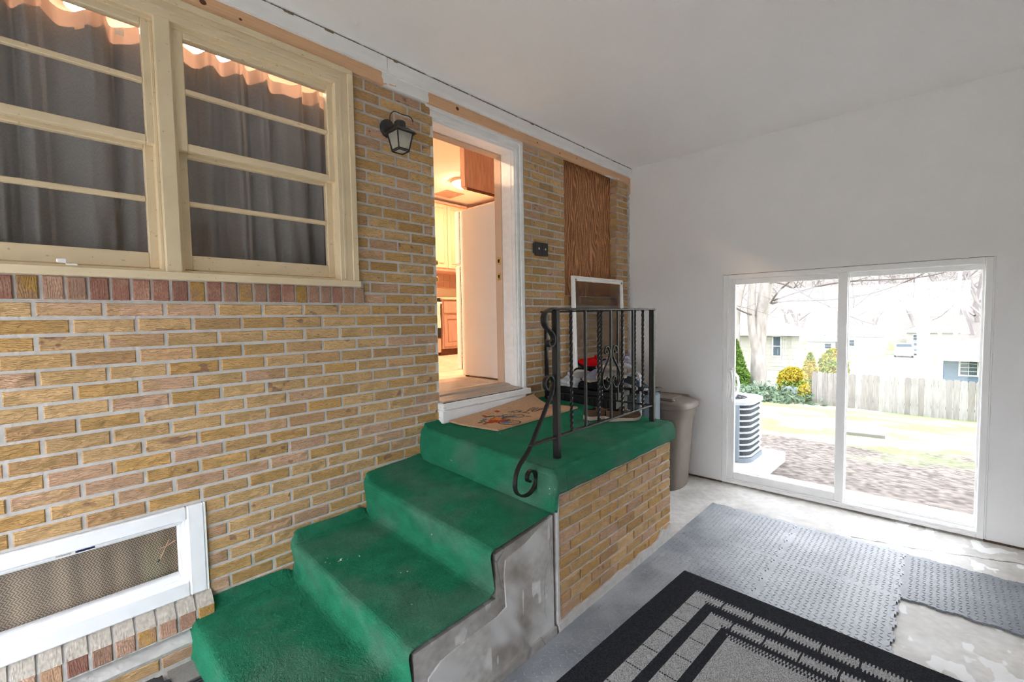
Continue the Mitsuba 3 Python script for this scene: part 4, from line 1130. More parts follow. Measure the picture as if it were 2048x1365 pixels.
for h, z in ((HB, ZB_), (HB + 0.002, ZB_ + 0.009), (HT, ZT_)):
    r = [[lc[0] + sx * h, lc[1] + sy * h, z] for sx, sy in ((-1, -1), (1, -1), (1, 1), (-1, 1), (-1, -1))]
    for a, b in zip(r[:-1], r[1:]): cage.append(tube([a, b], 0.0042, 6))
put('cage', join(cage), 'm_dark_metal', LAN)
scene['m_frosted'] = {'type': 'principledthin', 'base_color': rgb(0.78, 0.77, 0.70), 'roughness': 0.5, 'diff_trans': 1.2, 'spec_trans': 0.15, 'eta': 1.45}
for k, (a, b) in enumerate((((-1, -1), (1, -1)), ((1, -1), (1, 1)), ((1, 1), (-1, 1)), ((-1, 1), (-1, -1)))):
    q = lambda s, h, z: [lc[0] + s[0] * (h - 0.003), lc[1] + s[1] * (h - 0.003), z]
    put('pane', trimesh.Trimesh([q(a, HB, ZB_), q(b, HB, ZB_), q(b, HT, ZT_), q(a, HT, ZT_)], [[0, 1, 2], [0, 2, 3]], process=False), 'm_frosted', LAN)
put('bottom_pane', trimesh.Trimesh([[lc[0] + s * 0.032, lc[1] + t * 0.032, ZB_ + 0.003] for s, t in ((-1, -1), (1, -1), (1, 1), (-1, 1))], [[0, 2, 1], [0, 3, 2]], process=False), 'm_frosted', LAN)
put('bulb', lathe([(0, -0.03), (0.016, -0.024), (0.028, -0.004), (0.029, 0.012), (0.020, 0.032), (0.013, 0.048), (0.013, 0.06), (0, 0.06)], 18, (lc[0], lc[1], 2.715)), 'm_white_plastic', LAN, smooth=40)

# ------------------------------------------------------------------ outlet covers on the brick
OUT = thing('outlet_cover', 'dark double outdoor outlet cover on the bricks right of the door frame', 'outlet cover')
for x0, x1, z0 in ((3.000, 3.085, 2.182), (3.087, 3.165, 2.184)):
    fl = put('flap', cbox(x0, x1, -0.024, -0.002, z0, z0 + 0.112, 0.004), 'm_black_plastic' if False else mat('m_outlet', (0.040, 0.036, 0.033), 0.55, spec=0.4) if x0 < 3.05 else 'm_outlet', OUT)
    put('latch', cbox(x0 + 0.030, x0 + 0.048, -0.028, -0.023, z0 + 0.05, z0 + 0.066, 0.002), 'm_steel', fl)
put('hinge_side', cbox(2.982, 3.000, -0.018, -0.002, 2.197, 2.287, 0.003), 'm_outlet', OUT)

# ------------------------------------------------------------------ trash bin
BIN = thing('trash_bin', 'tall brown plastic trash bin with flap lid behind the landing', 'trash bin')
bc = np.array([4.270, -0.535])
mat('m_bin', lambda p, n, uv: mi.Color3f(0.175, 0.145, 0.118) * (0.92 + 0.16 * fbm(p.x * 12, p.y * 12, p.z * 12, 3)), 0.45, spec=0.4, bump=lambda p, n, uv: 0.0008 * noise(p.x * 230, p.y * 230, p.z * 230), eps=1e-3)
def oval(a, b, z, n=48, p=3.2):
    t = np.linspace(0, 2 * math.pi, n, endpoint=False)
    c, s = np.cos(t), np.sin(t)
    return np.stack([bc[0] + a * np.sign(c) * np.abs(c) ** (2 / p), bc[1] + b * np.sign(s) * np.abs(s) ** (2 / p), np.full(n, z)], 1)
def loft(rings_, cap0=True, cap1=True):
    R_ = np.array(rings_)
    n = R_.shape[1]
    v = R_.reshape(-1, 3)
    f = []
    for k in range(len(R_) - 1):
        for j in range(n):
            l = (j + 1) % n
            f += [[k * n + j, k * n + l, (k + 1) * n + l], [k * n + j, (k + 1) * n + l, (k + 1) * n + j]]
    v = np.vstack([v, R_[0].mean(0)[None], R_[-1].mean(0)[None]])
    for j in range(n):
        l = (j + 1) % n
        if cap0: f.append([len(v) - 2, l, j])
        if cap1: f.append([len(v) - 1, (len(R_) - 1) * n + j, (len(R_) - 1) * n + l])
    return trimesh.Trimesh(v, f, process=False)
put('body', loft([oval(0.210, 0.235, 0.0), oval(0.216, 0.241, 0.012), oval(0.243, 0.285, 0.62), oval(0.249, 0.296, 0.685), oval(0.256, 0.304, 0.690), oval(0.268, 0.326, 0.775), oval(0.262, 0.32, 0.778)]), 'm_bin', BIN, smooth=40)
put('lid', loft([oval(0.272, 0.332, 0.778), oval(0.278, 0.338, 0.785), oval(0.276, 0.336, 0.815), oval(0.262, 0.322, 0.836), oval(0.225, 0.285, 0.852), oval(0.12, 0.16, 0.862)]), 'm_bin', BIN, smooth=40)
put('flap', join(cbox(bc[0] - 0.13, bc[0] + 0.13, bc[1] - 0.17, bc[1] + 0.17, 0.856, 0.868, 0.006)), 'm_bin', BIN)
put('lid_ridge', join(cbox(bc[0] - 0.20, bc[0] - 0.15, bc[1] - 0.22, bc[1] + 0.22, 0.845, 0.876, 0.012), cbox(bc[0] + 0.15, bc[0] + 0.2, bc[1] - 0.22, bc[1] + 0.22, 0.845, 0.87, 0.012)), 'm_bin', BIN)

# ------------------------------------------------------------------ screen door leaning against the wall
SD = thing('screen_door', 'white framed screen door panel leaning on the brick wall in the corner', 'screen door')
def leaned(m):
    v = np.array(m.vertices)
    v[:, 1] = v[:, 1] - 0.085 + (v[:, 2] / 2.03) * 0.045
    return trimesh.Trimesh(v, m.faces, process=False)
s0, s1 = 3.485, 4.405
put('frame', leaned(join(frame_xz(s0, s1, 0.01, 2.035, 0.045, 0.045, 0.08, 0.046, -0.012, 0.012, 0.003), frame_xz(s0 + 0.012, s1 - 0.012, 0.03, 2.02, 0.01, 0.01, 0.01, 0.01, -0.016, -0.01, 0.002))), 'm_vinyl', SD)
scene['m_screen'] = {'type': 'mask', 'opacity': 0.36, 'bsdf': {'type': 'twosided', 'bsdf': {'type': 'diffuse', 'reflectance': rgb(0.07, 0.065, 0.06)}}}
put('insect_screen', leaned(sheet_xz(s0 + 0.048, s1 - 0.048, 0.08, 1.985, 0.0)), 'm_screen', SD, label='dark insect screen')
for x in (s0 + 0.052, s1 - 0.035):
    put('corner_screw', leaned(cbox(x - 0.010, x + 0.010, -0.0155, -0.011, 1.992, 2.008, 0.002)), mat('m_rust', (0.26, 0.14, 0.085), 0.6), SD)

# ------------------------------------------------------------------ black ribbed shoe cabinet beyond the landing
CAB = thing('shoe_cabinet', 'black ribbed plastic storage box carrying a heap of shoes behind the railing', 'storage box')
cx0, cx1, cy0, cy1, cz = 3.262, 3.470, -0.622, -0.016, 1.030
put('body', cbox(cx0, cx1, cy0, cy1, 0.0, cz, 0.012), 'm_black_plastic', CAB)
put('rim', join(cbox(cx0 - 0.014, cx1 + 0.01, cy0 - 0.012, cy1 + 0.010, cz - 0.045, cz, 0.006)), 'm_black_plastic', CAB)
for k in range(13):
    y = cy0 + 0.02 + k * 0.0445
    put('rib', cbox(cx0 - 0.012, cx0, y, y + 0.018, 0.03, cz - 0.05, 0.004), 'm_black_plastic', CAB)

# ------------------------------------------------------------------ shoes
matte('m_shoe_white', lambda p, n, uv: mi.Color3f(0.62, 0.64, 0.67) * (0.9 + 0.15 * fbm(p.x * 30, p.y * 30, p.z * 30, 2)))
matte('m_shoe_sole_white', (0.50, 0.50, 0.50)); matte('m_shoe_black', (0.016, 0.016, 0.018)); matte('m_shoe_sole_tan', (0.47, 0.385, 0.315))
matte('m_shoe_red', (0.50, 0.008, 0.012)); matte('m_shoe_lilac', (0.25, 0.245, 0.31)); matte('m_shoe_grey', (0.23, 0.215, 0.205)); matte('m_shoe_navy', (0.055, 0.075, 0.09))
matte('m_shoe_brown', (0.10, 0.062, 0.042)); matte('m_shoe_lining', (0.018, 0.015, 0.015)); matte('m_shoe_cream', (0.52, 0.49, 0.44)); matte('m_shoe_tan', (0.50, 0.34, 0.22))
def shoe_meshes(L=0.285, W=0.104, high=1.0, sole_h=0.030):
    t = np.linspace(0, 1, 34)
    hw = W / 2 * np.interp(t, [0, 0.02, 0.06, 0.15, 0.40, 0.70, 0.86, 0.95, 0.985, 1], [0.20, 0.42, 0.60, 0.72, 0.68, 1.0, 0.86, 0.55, 0.32, 0.05])
    rocker = 0.016 * np.clip((t - 0.72) / 0.28, 0, 1) ** 2 + 0.006 * np.clip((0.12 - t) / 0.12, 0, 1)
    x = (t - 0.5) * L
    sole = []
    for k in range(len(t)):
        w, z0 = hw[k] * 1.06 + 0.002, rocker[k]
        hh = sole_h * np.interp(t[k], [0, 0.3, 0.7, 1], [1.15, 1.0, 0.8, 0.7])
        sole.append([[x[k], -w * 0.94, z0], [x[k], w * 0.94, z0], [x[k], w, z0 + hh * 0.3], [x[k], w, z0 + hh], [x[k], -w, z0 + hh], [x[k], -w, z0 + hh * 0.3]])
    sole_m = loft(sole)
    H = np.interp(t, [0, 0.04, 0.15, 0.30, 0.42, 0.52, 0.70, 0.85, 0.95, 1.0], [0.062, 0.072, 0.066, 0.060, 0.074, 0.072, 0.052, 0.042, 0.030, 0.004]) * high
    o = np.interp(t, [0, 0.05, 0.09, 0.40, 0.47, 1], [0, 0, 1, 1, 0, 0])
    N = 29
    U = np.linspace(0, 1, N)
    op = np.array([(1.0, 0.0), (1.02, 0.5), (0.86, 0.97), (0.70, 1.0), (0.58, 0.85), (0.52, 0.2), (0.0, 0.12)])
    op = np.vstack([op, op[-2::-1] * np.array([-1, 1])])
    so = np.linspace(0, 1, len(op))
    rows_, own = [], []
    for k in range(len(t)):
        a = U * math.pi
        cy, cz_ = np.cos(a), np.sin(a) ** 0.75
        oy, oz = np.interp(U, so, op[:, 0]), np.interp(U, so, op[:, 1])
        yy, zz = (1 - o[k]) * cy + o[k] * oy, (1 - o[k]) * cz_ + o[k] * oz
        rows_.append(np.stack([np.full(N, x[k]), yy * hw[k], rocker[k] + sole_h * 0.8 + zz * H[k]], 1))
    Pm_ = np.array(rows_)
    m = grid_mesh(Pm_)
    n = Pm_.shape[1]
    fi = m.faces
    col, row = (fi % n).mean(1) / (n - 1), (fi // n).mean(1) / (len(t) - 1)
    inside = (col > 0.24) & (col < 0.76) & (row > 0.08) & (row < 0.42)
    up, lin = trimesh.Trimesh(m.vertices, fi[~inside], process=False), trimesh.Trimesh(m.vertices, fi[inside], process=False)
    laces = []
    for tt in (0.50, 0.56, 0.62, 0.68):
        k = int(tt * 33)
        w = hw[k] * 0.42
        z = rocker[k] + sole_h * 0.8 + H[k] * 0.99
        laces.append(tube([[x[k], -w, z - 0.004], [x[k] + 0.006, 0, z + 0.003], [x[k], w, z - 0.004]], 0.0028, 5))
    tongue_ = cbox(x[14] - 0.012, x[14] + 0.03, -0.018, 0.018, sole_h + 0.060 * high, sole_h + 0.078 * high, 0.004)
    return {'sole': sole_m, 'upper': up, 'lining': lin, 'laces': join(laces), 'tongue': turn(tongue_, -28, (0, 1, 0), (x[14], 0, sole_h + 0.065 * high))}
SHOE = shoe_meshes()
SHOE_LOW = shoe_meshes(0.275, 0.098, 0.86, 0.026)
SHOE_CACHE = {}
def shoe(base, label, loc, yaw, mats, group=None, roll=0.0, pitch=0.0, kind=SHOE, with_laces=True, stripe=None):
    k = thing(base, label, 'shoe', group)
    M = T().translate(list(loc)).rotate([0, 0, 1], yaw).rotate([0, 1, 0], pitch).rotate([1, 0, 0], roll)
    names = ['sole', 'upper', 'lining'] + (['laces', 'tongue'] if with_laces else [])
    for nme in names:
        ck = (id(kind), nme)
        mk = {'sole': mats[1], 'upper': mats[0], 'lining': 'm_shoe_lining', 'laces': mats[2], 'tongue': mats[0]}[nme]
        if (ck, mk) not in SHOE_CACHE:
            SHOE_CACHE[(ck, mk)] = mikit.ply(kind[nme], mk, smooth=50)
        put_shape(nme, {**SHOE_CACHE[(ck, mk)], 'to_world': M}, k)
    if stripe:
        put_shape('emblem', {**mikit.ply(join(cbox(-0.03, 0.03, 0.040, 0.0435, 0.062, 0.067, 0), cbox(-0.03, 0.03, 0.040, 0.0435, 0.075, 0.080, 0)), stripe), 'to_world': M}, k)
    return k
ZC_ = 1.032
shoe('sneaker', 'white sneaker at the left end of the storage box, half hidden by the railing post', (3.385, -0.075, ZC_), 184, ('m_shoe_white', 'm_shoe_sole_white', 'm_shoe_white'))
shoe('sneaker', 'white sneaker with a small dark emblem, second from the left on the black storage box', (3.375, -0.185, ZC_), 178, ('m_shoe_white', 'm_shoe_sole_white', 'm_shoe_white'), stripe='m_shoe_black')
shoe('sneaker', 'black shoe with a cream sole turned outwards, lying under the red one', (3.40, -0.262, ZC_ + 0.088), 168, ('m_shoe_black', 'm_shoe_cream', 'm_shoe_black'), roll=38, pitch=-14)
shoe('sneaker', 'bright red shoe on top of the heap', (3.46, -0.285, ZC_ + 0.165), 128, ('m_shoe_red', 'm_shoe_black', 'm_shoe_red'), roll=-12, pitch=-8)
shoe('sneaker', 'pale lilac-grey sneaker with a tan sole in the middle of the heap', (3.365, -0.385, ZC_ + 0.078), 156, ('m_shoe_lilac', 'm_shoe_sole_tan', 'm_shoe_lilac'), roll=-8, pitch=6)
shoe('sneaker', 'dark lilac sneaker behind the pale lilac one, toe up', (3.47, -0.425, ZC_ + 0.150), 200, ('m_shoe_lilac', 'm_shoe_sole_tan', 'm_shoe_lilac'), pitch=-16)
shoe('sneaker', 'grey shoe with tan trim lying high at the right of the heap', (3.40, -0.515, ZC_ + 0.160), 160, ('m_shoe_grey', 'm_shoe_sole_tan', 'm_shoe_tan'), roll=16, pitch=-10)
shoe('sneaker', 'light lilac-grey shoe at the back right of the heap by the screen door', (3.48, -0.585, ZC_ + 0.185), 215, ('m_shoe_lilac', 'm_shoe_sole_white', 'm_shoe_white'), roll=-14, pitch=-6)
shoe('sneaker', 'black shoe under the cream-soled one at the front edge of the storage box', (3.375, -0.292, ZC_), 184, ('m_shoe_black', 'm_shoe_black', 'm_shoe_sole_white'))
shoe('sneaker', 'black shoe in front of the lilac sneaker at the front edge of the storage box', (3.375, -0.400, ZC_), 178, ('m_shoe_black', 'm_shoe_black', 'm_shoe_sole_white'))
shoe('sneaker', 'black shoe below the grey one behind the iron scroll', (3.38, -0.510, ZC_ + 0.0), 176, ('m_shoe_black', 'm_shoe_black', 'm_shoe_black'))
shoe('sneaker', 'grey shoe resting on the black ones in the middle of the heap', (3.41, -0.50, ZC_ + 0.085), 150, ('m_shoe_grey', 'm_shoe_sole_tan', 'm_shoe_grey'), roll=10)
shoe('sneaker', 'dark blue and white sneaker on top of the grey-blue bin', (3.70, -0.545, 1.010), 265, ('m_shoe_navy', 'm_shoe_sole_white', 'm_shoe_white'), roll=-10, pitch=10)
zl = lambda y: 0.930 + 0.048 * y + 0.002
shoe('loafer', 'dark brown shoe with a tan sole on the green landing, left of its pair', (2.90, -0.700, zl(-0.70)), -18, ('m_shoe_brown', 'm_shoe_sole_tan', 'm_shoe_brown'), kind=SHOE_LOW, with_laces=False)
shoe('loafer', 'dark shoe with a pale toe and cream sole on the landing, behind the bottom rail', (2.985, -0.850, zl(-0.85)), -36, ('m_shoe_brown', 'm_shoe_sole_tan', 'm_shoe_cream'), kind=SHOE_LOW)

# grey-blue bin with a dark lid, walking frame tube and a box beyond it
BB = thing('laundry_bin', 'grey-blue plastic bin with a dark lid beside the black storage box', 'bin')
put('body', join(cbox(3.655, 3.93, -0.705, -0.40, 0.02, 0.975, 0.03)), mat('m_blue_bin', (0.135, 0.17, 0.20), 0.5, spec=0.4), BB)
put('lid', cbox(3.645, 3.94, -0.715, -0.39, 0.970, 1.003, 0.01), 'm_black_plastic', BB)
WK = thing('walking_frame', 'folded walking frame of grey metal tube standing beyond the landing', 'walking frame')
put('tube', tube(smooth_path([[3.52, -0.70, 0.0], [3.52, -0.705, 0.75], [3.52, -0.712, 1.10], [3.52, -0.695, 1.165], [3.52, -0.655, 1.178], [3.52, -0.60, 1.155], [3.52, -0.545, 1.122], [3.52, -0.535, 1.06], [3.52, -0.53, 0.0]], 90), 0.0115, 10), mat('m_tube', (0.55, 0.57, 0.60), 0.35, metallic=0.6), WK, smooth=True)
put('joint_clip', cbox(3.505, 3.535, -0.727, -0.693, 1.02, 1.06, 0.005), 'm_black_plastic', WK)
tag_ = put('cardboard_box', cbox(3.98, 4.22, -0.86 + 0.02, -0.62 + 0.0, 0.835, 1.0, 0.003) if False else cbox(4.02, 4.12, -0.545, -0.465, 0.876, 0.955, 0.003), matte('m_card', (0.42, 0.33, 0.22)), label='small tan cardboard box on the lid of the brown trash bin, behind the railing corner', cat='box')

# ------------------------------------------------------------------ the kitchen behind the open door
KZ, KC = 1.100, 3.500
KX0, KX1, KY1 = -1.70, 5.42, 3.52
matte('m_kwall', (0.74, 0.66, 0.54)); matte('m_kceil', (0.78, 0.74, 0.68))
def ktile(p, n, uv):
    u, v = p.x / 0.305, p.y / 0.305
    e = dr.minimum(dr.minimum(u - dr.floor(u), dr.floor(u) + 1 - u), dr.minimum(v - dr.floor(v), dr.floor(v) + 1 - v))
    col = mi.Color3f(0.66, 0.55, 0.44) * (0.88 + 0.2 * cell_rand(dr.floor(u), dr.floor(v), 2)) * (0.85 + 0.3 * fbm(p.x * 14, p.y * 14, 2.0, 3))
    return mix(mi.Color3f(0.42, 0.33, 0.26), col, smoothstep(0.006, 0.016, e))
mat('m_kfloor', ktile, 0.5, spec=0.3)
def oak(p, n, uv):
    g = fbm(p.x * 55, p.y * 55, p.z * 3.2, 3)
    l = noise(p.x * 240, p.y * 240, p.z * 9)
    return mix(mi.Color3f(0.43, 0.25, 0.19), mi.Color3f(0.58, 0.375, 0.30), g) * (0.82 + 0.34 * l)
mat('m_oak', oak, 0.45, spec=0.35)
mat('m_pale_cab', lambda p, n, uv: mix(mi.Color3f(0.72, 0.48, 0.33), mi.Color3f(0.78, 0.55, 0.39), fbm(p.x * 50, p.y * 50, p.z * 4, 3)), 0.45, spec=0.35)
mat('m_fridge', (0.80, 0.79, 0.77), 0.42, spec=0.4, bump=lambda p, n, uv: 0.0005 * noise(p.x * 350, p.y * 350, p.z * 350), eps=8e-4)
put('floor_kitchen', cbox(KX0, KX1, 0.20, KY1, KZ - 0.1, KZ, 0), 'm_kfloor', kind='structure', label='warm lit vinyl tile kitchen floor beyond the threshold', cat='floor')
put('ceiling_kitchen', cbox(KX0, KX1, 0.02, KY1, KC, KC + 0.08, 0), 'm_kceil', kind='structure', label='warm lit kitchen ceiling seen through the doorway', cat='ceiling')
put('wall_kitchen_back', cbox(KX0, KX1, KY1, KY1 + 0.1, KZ - 0.1, KC + 0.08, 0), 'm_kwall', kind='structure', label='kitchen wall behind the counter', cat='wall')
put('wall_kitchen_right', cbox(KX1, KX1 + 0.1, 0.02, KY1, KZ - 0.1, KC + 0.08, 0), 'm_kwall', kind='structure', label='right kitchen wall beyond the fridge', cat='wall')
put('wall_kitchen_left', cbox(KX0 - 0.1, KX0, 0.02, KY1, KZ - 0.1, KC + 0.08, 0), 'm_kwall', kind='structure', label='left kitchen wall behind the curtains', cat='wall')
put('wall_kitchen_front', cbox(KX0, KX1, 0.10, 0.20, ZC + 0.03, KC + 0.05, 0), 'm_kwall', kind='structure', label='upper strip of kitchen wall over the door', cat='wall')
put('wall_kitchen_front', cbox(XF + 0.10, KX1, 0.02, 0.20, KZ - 0.1, KC, 0), 'm_kwall', kind='structure', label='kitchen wall beyond the brick corner', cat='wall')

FR = thing('refrigerator', 'white refrigerator seen from its side just inside the doorway', 'refrigerator')
put('body', cbox(2.862, 3.58, 0.285, 0.80, KZ + 0.014, 2.668, 0.008), 'm_fridge', FR)
put('freezer_door', cbox(2.866, 3.58, 0.812, 0.882, 2.172, 2.676, 0.012), 'm_fridge', FR)
put('fridge_door', cbox(2.866, 3.58, 0.812, 0.882, KZ + 0.06, 2.158, 0.012), 'm_fridge', FR)
put('gasket', join(cbox(2.874, 3.57, 0.799, 0.813, 2.18, 2.66, 0), cbox(2.874, 3.57, 0.799, 0.813, KZ + 0.07, 2.15, 0)), 'm_gap', FR)
put('foot', join(*[cbox(x - 0.015, x + 0.015, y - 0.015, y + 0.015, KZ, KZ + 0.02, 0.003) for x in (2.90, 3.54) for y in (0.33, 0.77)]), 'm_black_plastic', FR)

HC = thing('hanging_panel', 'reddish oak panel hanging from the kitchen ceiling above the refrigerator', 'wood panel')
put('body', cbox(3.125, 4.30, 1.0, 1.055, 2.975, KC, 0.004), 'm_oak', HC)
put('edge_trim', cbox(3.112, 3.128, 0.992, 1.06, 2.985, KC, 0.003), 'm_oak', HC)
put('underside_shade', cbox(3.150, 4.30, 0.994, 1.012, 2.958, 2.985, 0.003), mat('m_dark_oak', (0.12, 0.045, 0.022), 0.5), HC)  # dark strip painting the shade under the panel

def panel_door(x0, x1, z0, z1, y, m, parent, arch=False, base='door'):
    d = name_for(f'{parent}__{base}')
    scene[d] = mikit.ply(frame_xz(x0, x1, z0, z1, 0.055, 0.055, 0.055, 0.055, y - 0.020, y, 0.004), m)
    pz = sg.box(x0 + 0.075, z0 + 0.075, x1 - 0.075, z1 - 0.075)
    if arch:
        w = x1 - x0
        pts = [(x0 + 0.075, z0 + 0.075), (x1 - 0.075, z0 + 0.075), (x1 - 0.075, z1 - 0.14)] + [(x1 - 0.075 - t * (w - 0.15), z1 - 0.14 + 0.055 * math.sin(math.pi * t)) for t in np.linspace(0.05, 0.95, 12)] + [(x0 + 0.075, z1 - 0.14)]
        pz = sg.Polygon(pts)
    put('raised_panel', join(extrude_xz(pz, y - 0.016, y - 0.004), cbox(x0 + 0.05, x1 - 0.05, y - 0.006, y, z0 + 0.05, z1 - 0.05, 0)), m, d)
    return d
BCB = thing('base_cabinet', 'reddish oak base cabinet with drawer under the kitchen counter', 'cabinet')
put('body', cbox(4.262, 5.30, 2.86, 3.45, KZ + 0.10, 1.935, 0.003), 'm_oak', BCB)
put('toe_kick', cbox(4.262, 5.30, 2.92, 3.45, KZ, KZ + 0.11, 0), 'm_dark_oak', BCB)
for x in (4.285, 4.735):
    panel_door(x, x + 0.43, KZ + 0.135, 1.70, 2.86, 'm_oak', BCB)
    put('drawer', cbox(x, x + 0.43, 2.838, 2.86, 1.735, 1.915, 0.005), 'm_oak', BCB)
put('countertop', cbox(4.255, 5.30, 2.825, 3.47, 1.936, 1.972, 0.006), matte('m_counter', (0.72, 0.60, 0.44)), label='cream laminate kitchen countertop', cat='countertop')
UCB = thing('upper_cabinet', 'pale lit wall cabinets with arched doors above the kitchen counter', 'cabinet')
put('body', cbox(3.90, 5.0, 3.125, 3.50, 2.425, KC - 0.075, 0.003), 'm_pale_cab', UCB)
for x in (3.94, 4.275, 4.605):
    panel_door(x, x + 0.315, 2.44, KC - 0.09, 3.125, 'm_pale_cab', UCB, True)
put('crown', cbox(3.89, 5.0, 3.085, 3.5, KC - 0.078, KC - 0.045, 0.004), 'm_oak', UCB)
put('valance', cbox(3.89, 5.0, 3.10, 3.5, 2.392, 2.425, 0.003), 'm_oak', UCB)
UC2 = thing('upper_cabinet', 'wall cabinets along the right kitchen wall, glimpsed over the refrigerator', 'cabinet')
put('body', cbox(5.03, 5.415, 1.4, 3.1, 2.43, KC - 0.09, 0.003), 'm_pale_cab', UC2)
put('crown', cbox(5.005, 5.415, 1.4, 3.1, KC - 0.095, KC - 0.065, 0.004), 'm_oak', UC2)
BSP = name_for('backsplash'); tag(BSP, 'pinkish square wall tiles between counter and wall cabinets', 'backsplash', kind='structure')
mat('m_bs_tile', (0.52, 0.33, 0.26), 0.3, spec=0.5); matte('m_grout', (0.70, 0.58, 0.48))
put('grout', cbox(3.9, 5.3, 3.506, 3.519, 2.15, 2.425, 0), 'm_grout', BSP)
tb = cbox(0.002, 0.126, 3.497, 3.508, 0.002, 0.124, 0.002)
tply = mikit.ply(tb, 'm_bs_tile')
for i in range(9):
    for j in range(2):
        put_shape('tile', {**tply, 'to_world': T().translate([4.30 + 0.128 * i, 0, 2.160 + 0.128 * j])}, BSP)
ST = thing('stove', 'kitchen stove with a black oven door, cut off by the bricks left of the doorway', 'stove')
put('body', cbox(3.47, 4.236, 2.88, 3.46, KZ + 0.05, 1.965, 0.006), 'm_fridge', ST)
put('oven_door', cbox(3.48, 4.228, 2.852, 2.88, 1.37, 1.86, 0.006), 'm_black_plastic', ST)
put('control_panel', cbox(3.48, 4.228, 2.856, 2.88, 1.865, 1.96, 0.004), 'm_black_plastic', ST)
put('warming_drawer', cbox(3.48, 4.228, 2.858, 2.88, KZ + 0.06, 1.36, 0.006), 'm_oak' if False else mat('m_drawer', (0.62, 0.42, 0.32), 0.45), ST)
put('oven_handle', join(rod([3.56, 2.815, 1.885], [4.215, 2.815, 1.885], 0.014, 10), cbox(3.58, 3.60, 2.815, 2.86, 1.878, 1.892, 0), cbox(4.19, 4.21, 2.815, 2.86, 1.878, 1.892, 0)), 'm_fridge', ST, smooth=40)
xs = np.linspace(4.085, 4.175, 16)
tw_ = np.zeros((16, 16, 3))
for i, (yy, zz) in enumerate([(2.832, 1.60), (2.832, 1.66), (2.833, 1.72), (2.833, 1.78), (2.833, 1.84), (2.832, 1.88), (2.824, 1.900), (2.815, 1.903), (2.806, 1.898), (2.799, 1.88), (2.797, 1.83), (2.796, 1.77), (2.795, 1.70), (2.795, 1.63), (2.794, 1.56), (2.794, 1.52)]):
    tw_[i, :, 0], tw_[i, :, 1], tw_[i, :, 2] = xs + 0.004 * math.sin(i), yy + 0.006 * np.sin(xs * 110) * (1 if yy > 2.82 else -1) * 0.5, zz
put('dish_towel', grid_mesh(tw_), matte('m_towel', (0.80, 0.78, 0.72)), smooth=True, label='white dish towel hanging on the oven handle', cat='towel')
VENT = thing('ceiling_vent', 'grey-brown slotted air vent in the kitchen ceiling', 'vent')
put('frame', frame_yz(2.66, 3.00, 0, 0.34, 0.02, 0.02, 0.02, 0.02, -0.006, 0.0, 0.001).apply_transform(np.array([[0, 0, 1, 4.235], [0, 1, 0, 0], [1, 0, 0, KC], [0, 0, 0, 1.0]])), mat('m_vent', (0.42, 0.29, 0.22), 0.5), VENT)
for k in range(14):
    put('slat', turn(cbox(4.255, 4.555, 2.685 + k * 0.0215, 2.697 + k * 0.0215, KC - 0.007, KC - 0.002, 0.001), 0), 'm_vent', VENT)
put('duct', cbox(4.25, 4.56, 2.675, 2.985, KC - 0.0015, KC - 0.0005, 0), 'm_gap', VENT)

def dome(label, x, y, r, power):
    k = thing('ceiling_lamp', label, 'ceiling lamp')
    put('rim', lathe([(r * 0.96, 0.0), (r * 1.08, 0.0), (r * 1.10, -0.014), (r * 1.02, -0.030), (r * 0.94, -0.030), (r * 0.94, 0.0)], 36, (x, y, KC - 0.001)), matte('m_lamp_rim', (0.62, 0.50, 0.36)), k, smooth=40)
    g = lathe([(0.001, -0.105 * r / 0.16)] + [(r * 0.95 * math.sin(a), -0.022 - 0.083 * r / 0.16 * math.cos(a)) for a in np.linspace(0.12, math.pi / 2, 9)], 32, (x, y, KC))
    if g.face_normals[:, 2].mean() > 0: g.invert()
    put('glass_bowl', g, 'm_white_plastic', k, smooth=40, emitter={'type': 'area', 'radiance': rgb(*(KITCHEN * power * np.array([1.0, 0.66, 0.42])))})
    put('finial', lathe([(0, -0.118 * r / 0.16), (0.010, -0.114 * r / 0.16), (0.012, -0.106 * r / 0.16), (0, -0.10 * r / 0.16)], 12, (x, y, KC)), 'm_brass', k)
dome('glowing glass dome lamp on the kitchen ceiling beyond the doorway', 4.14, 2.17, 0.165, 36)
dome('small glowing ceiling lamp above the left curtain, left of the mullion', 0.335, 1.10, 0.085, 92)
dome('small glowing ceiling lamp above the right curtain, nearest the mullion', 0.885, 1.07, 0.085, 92)
dome('small glowing ceiling lamp above the right curtain, second from the mullion', 1.075, 1.10, 0.085, 92)

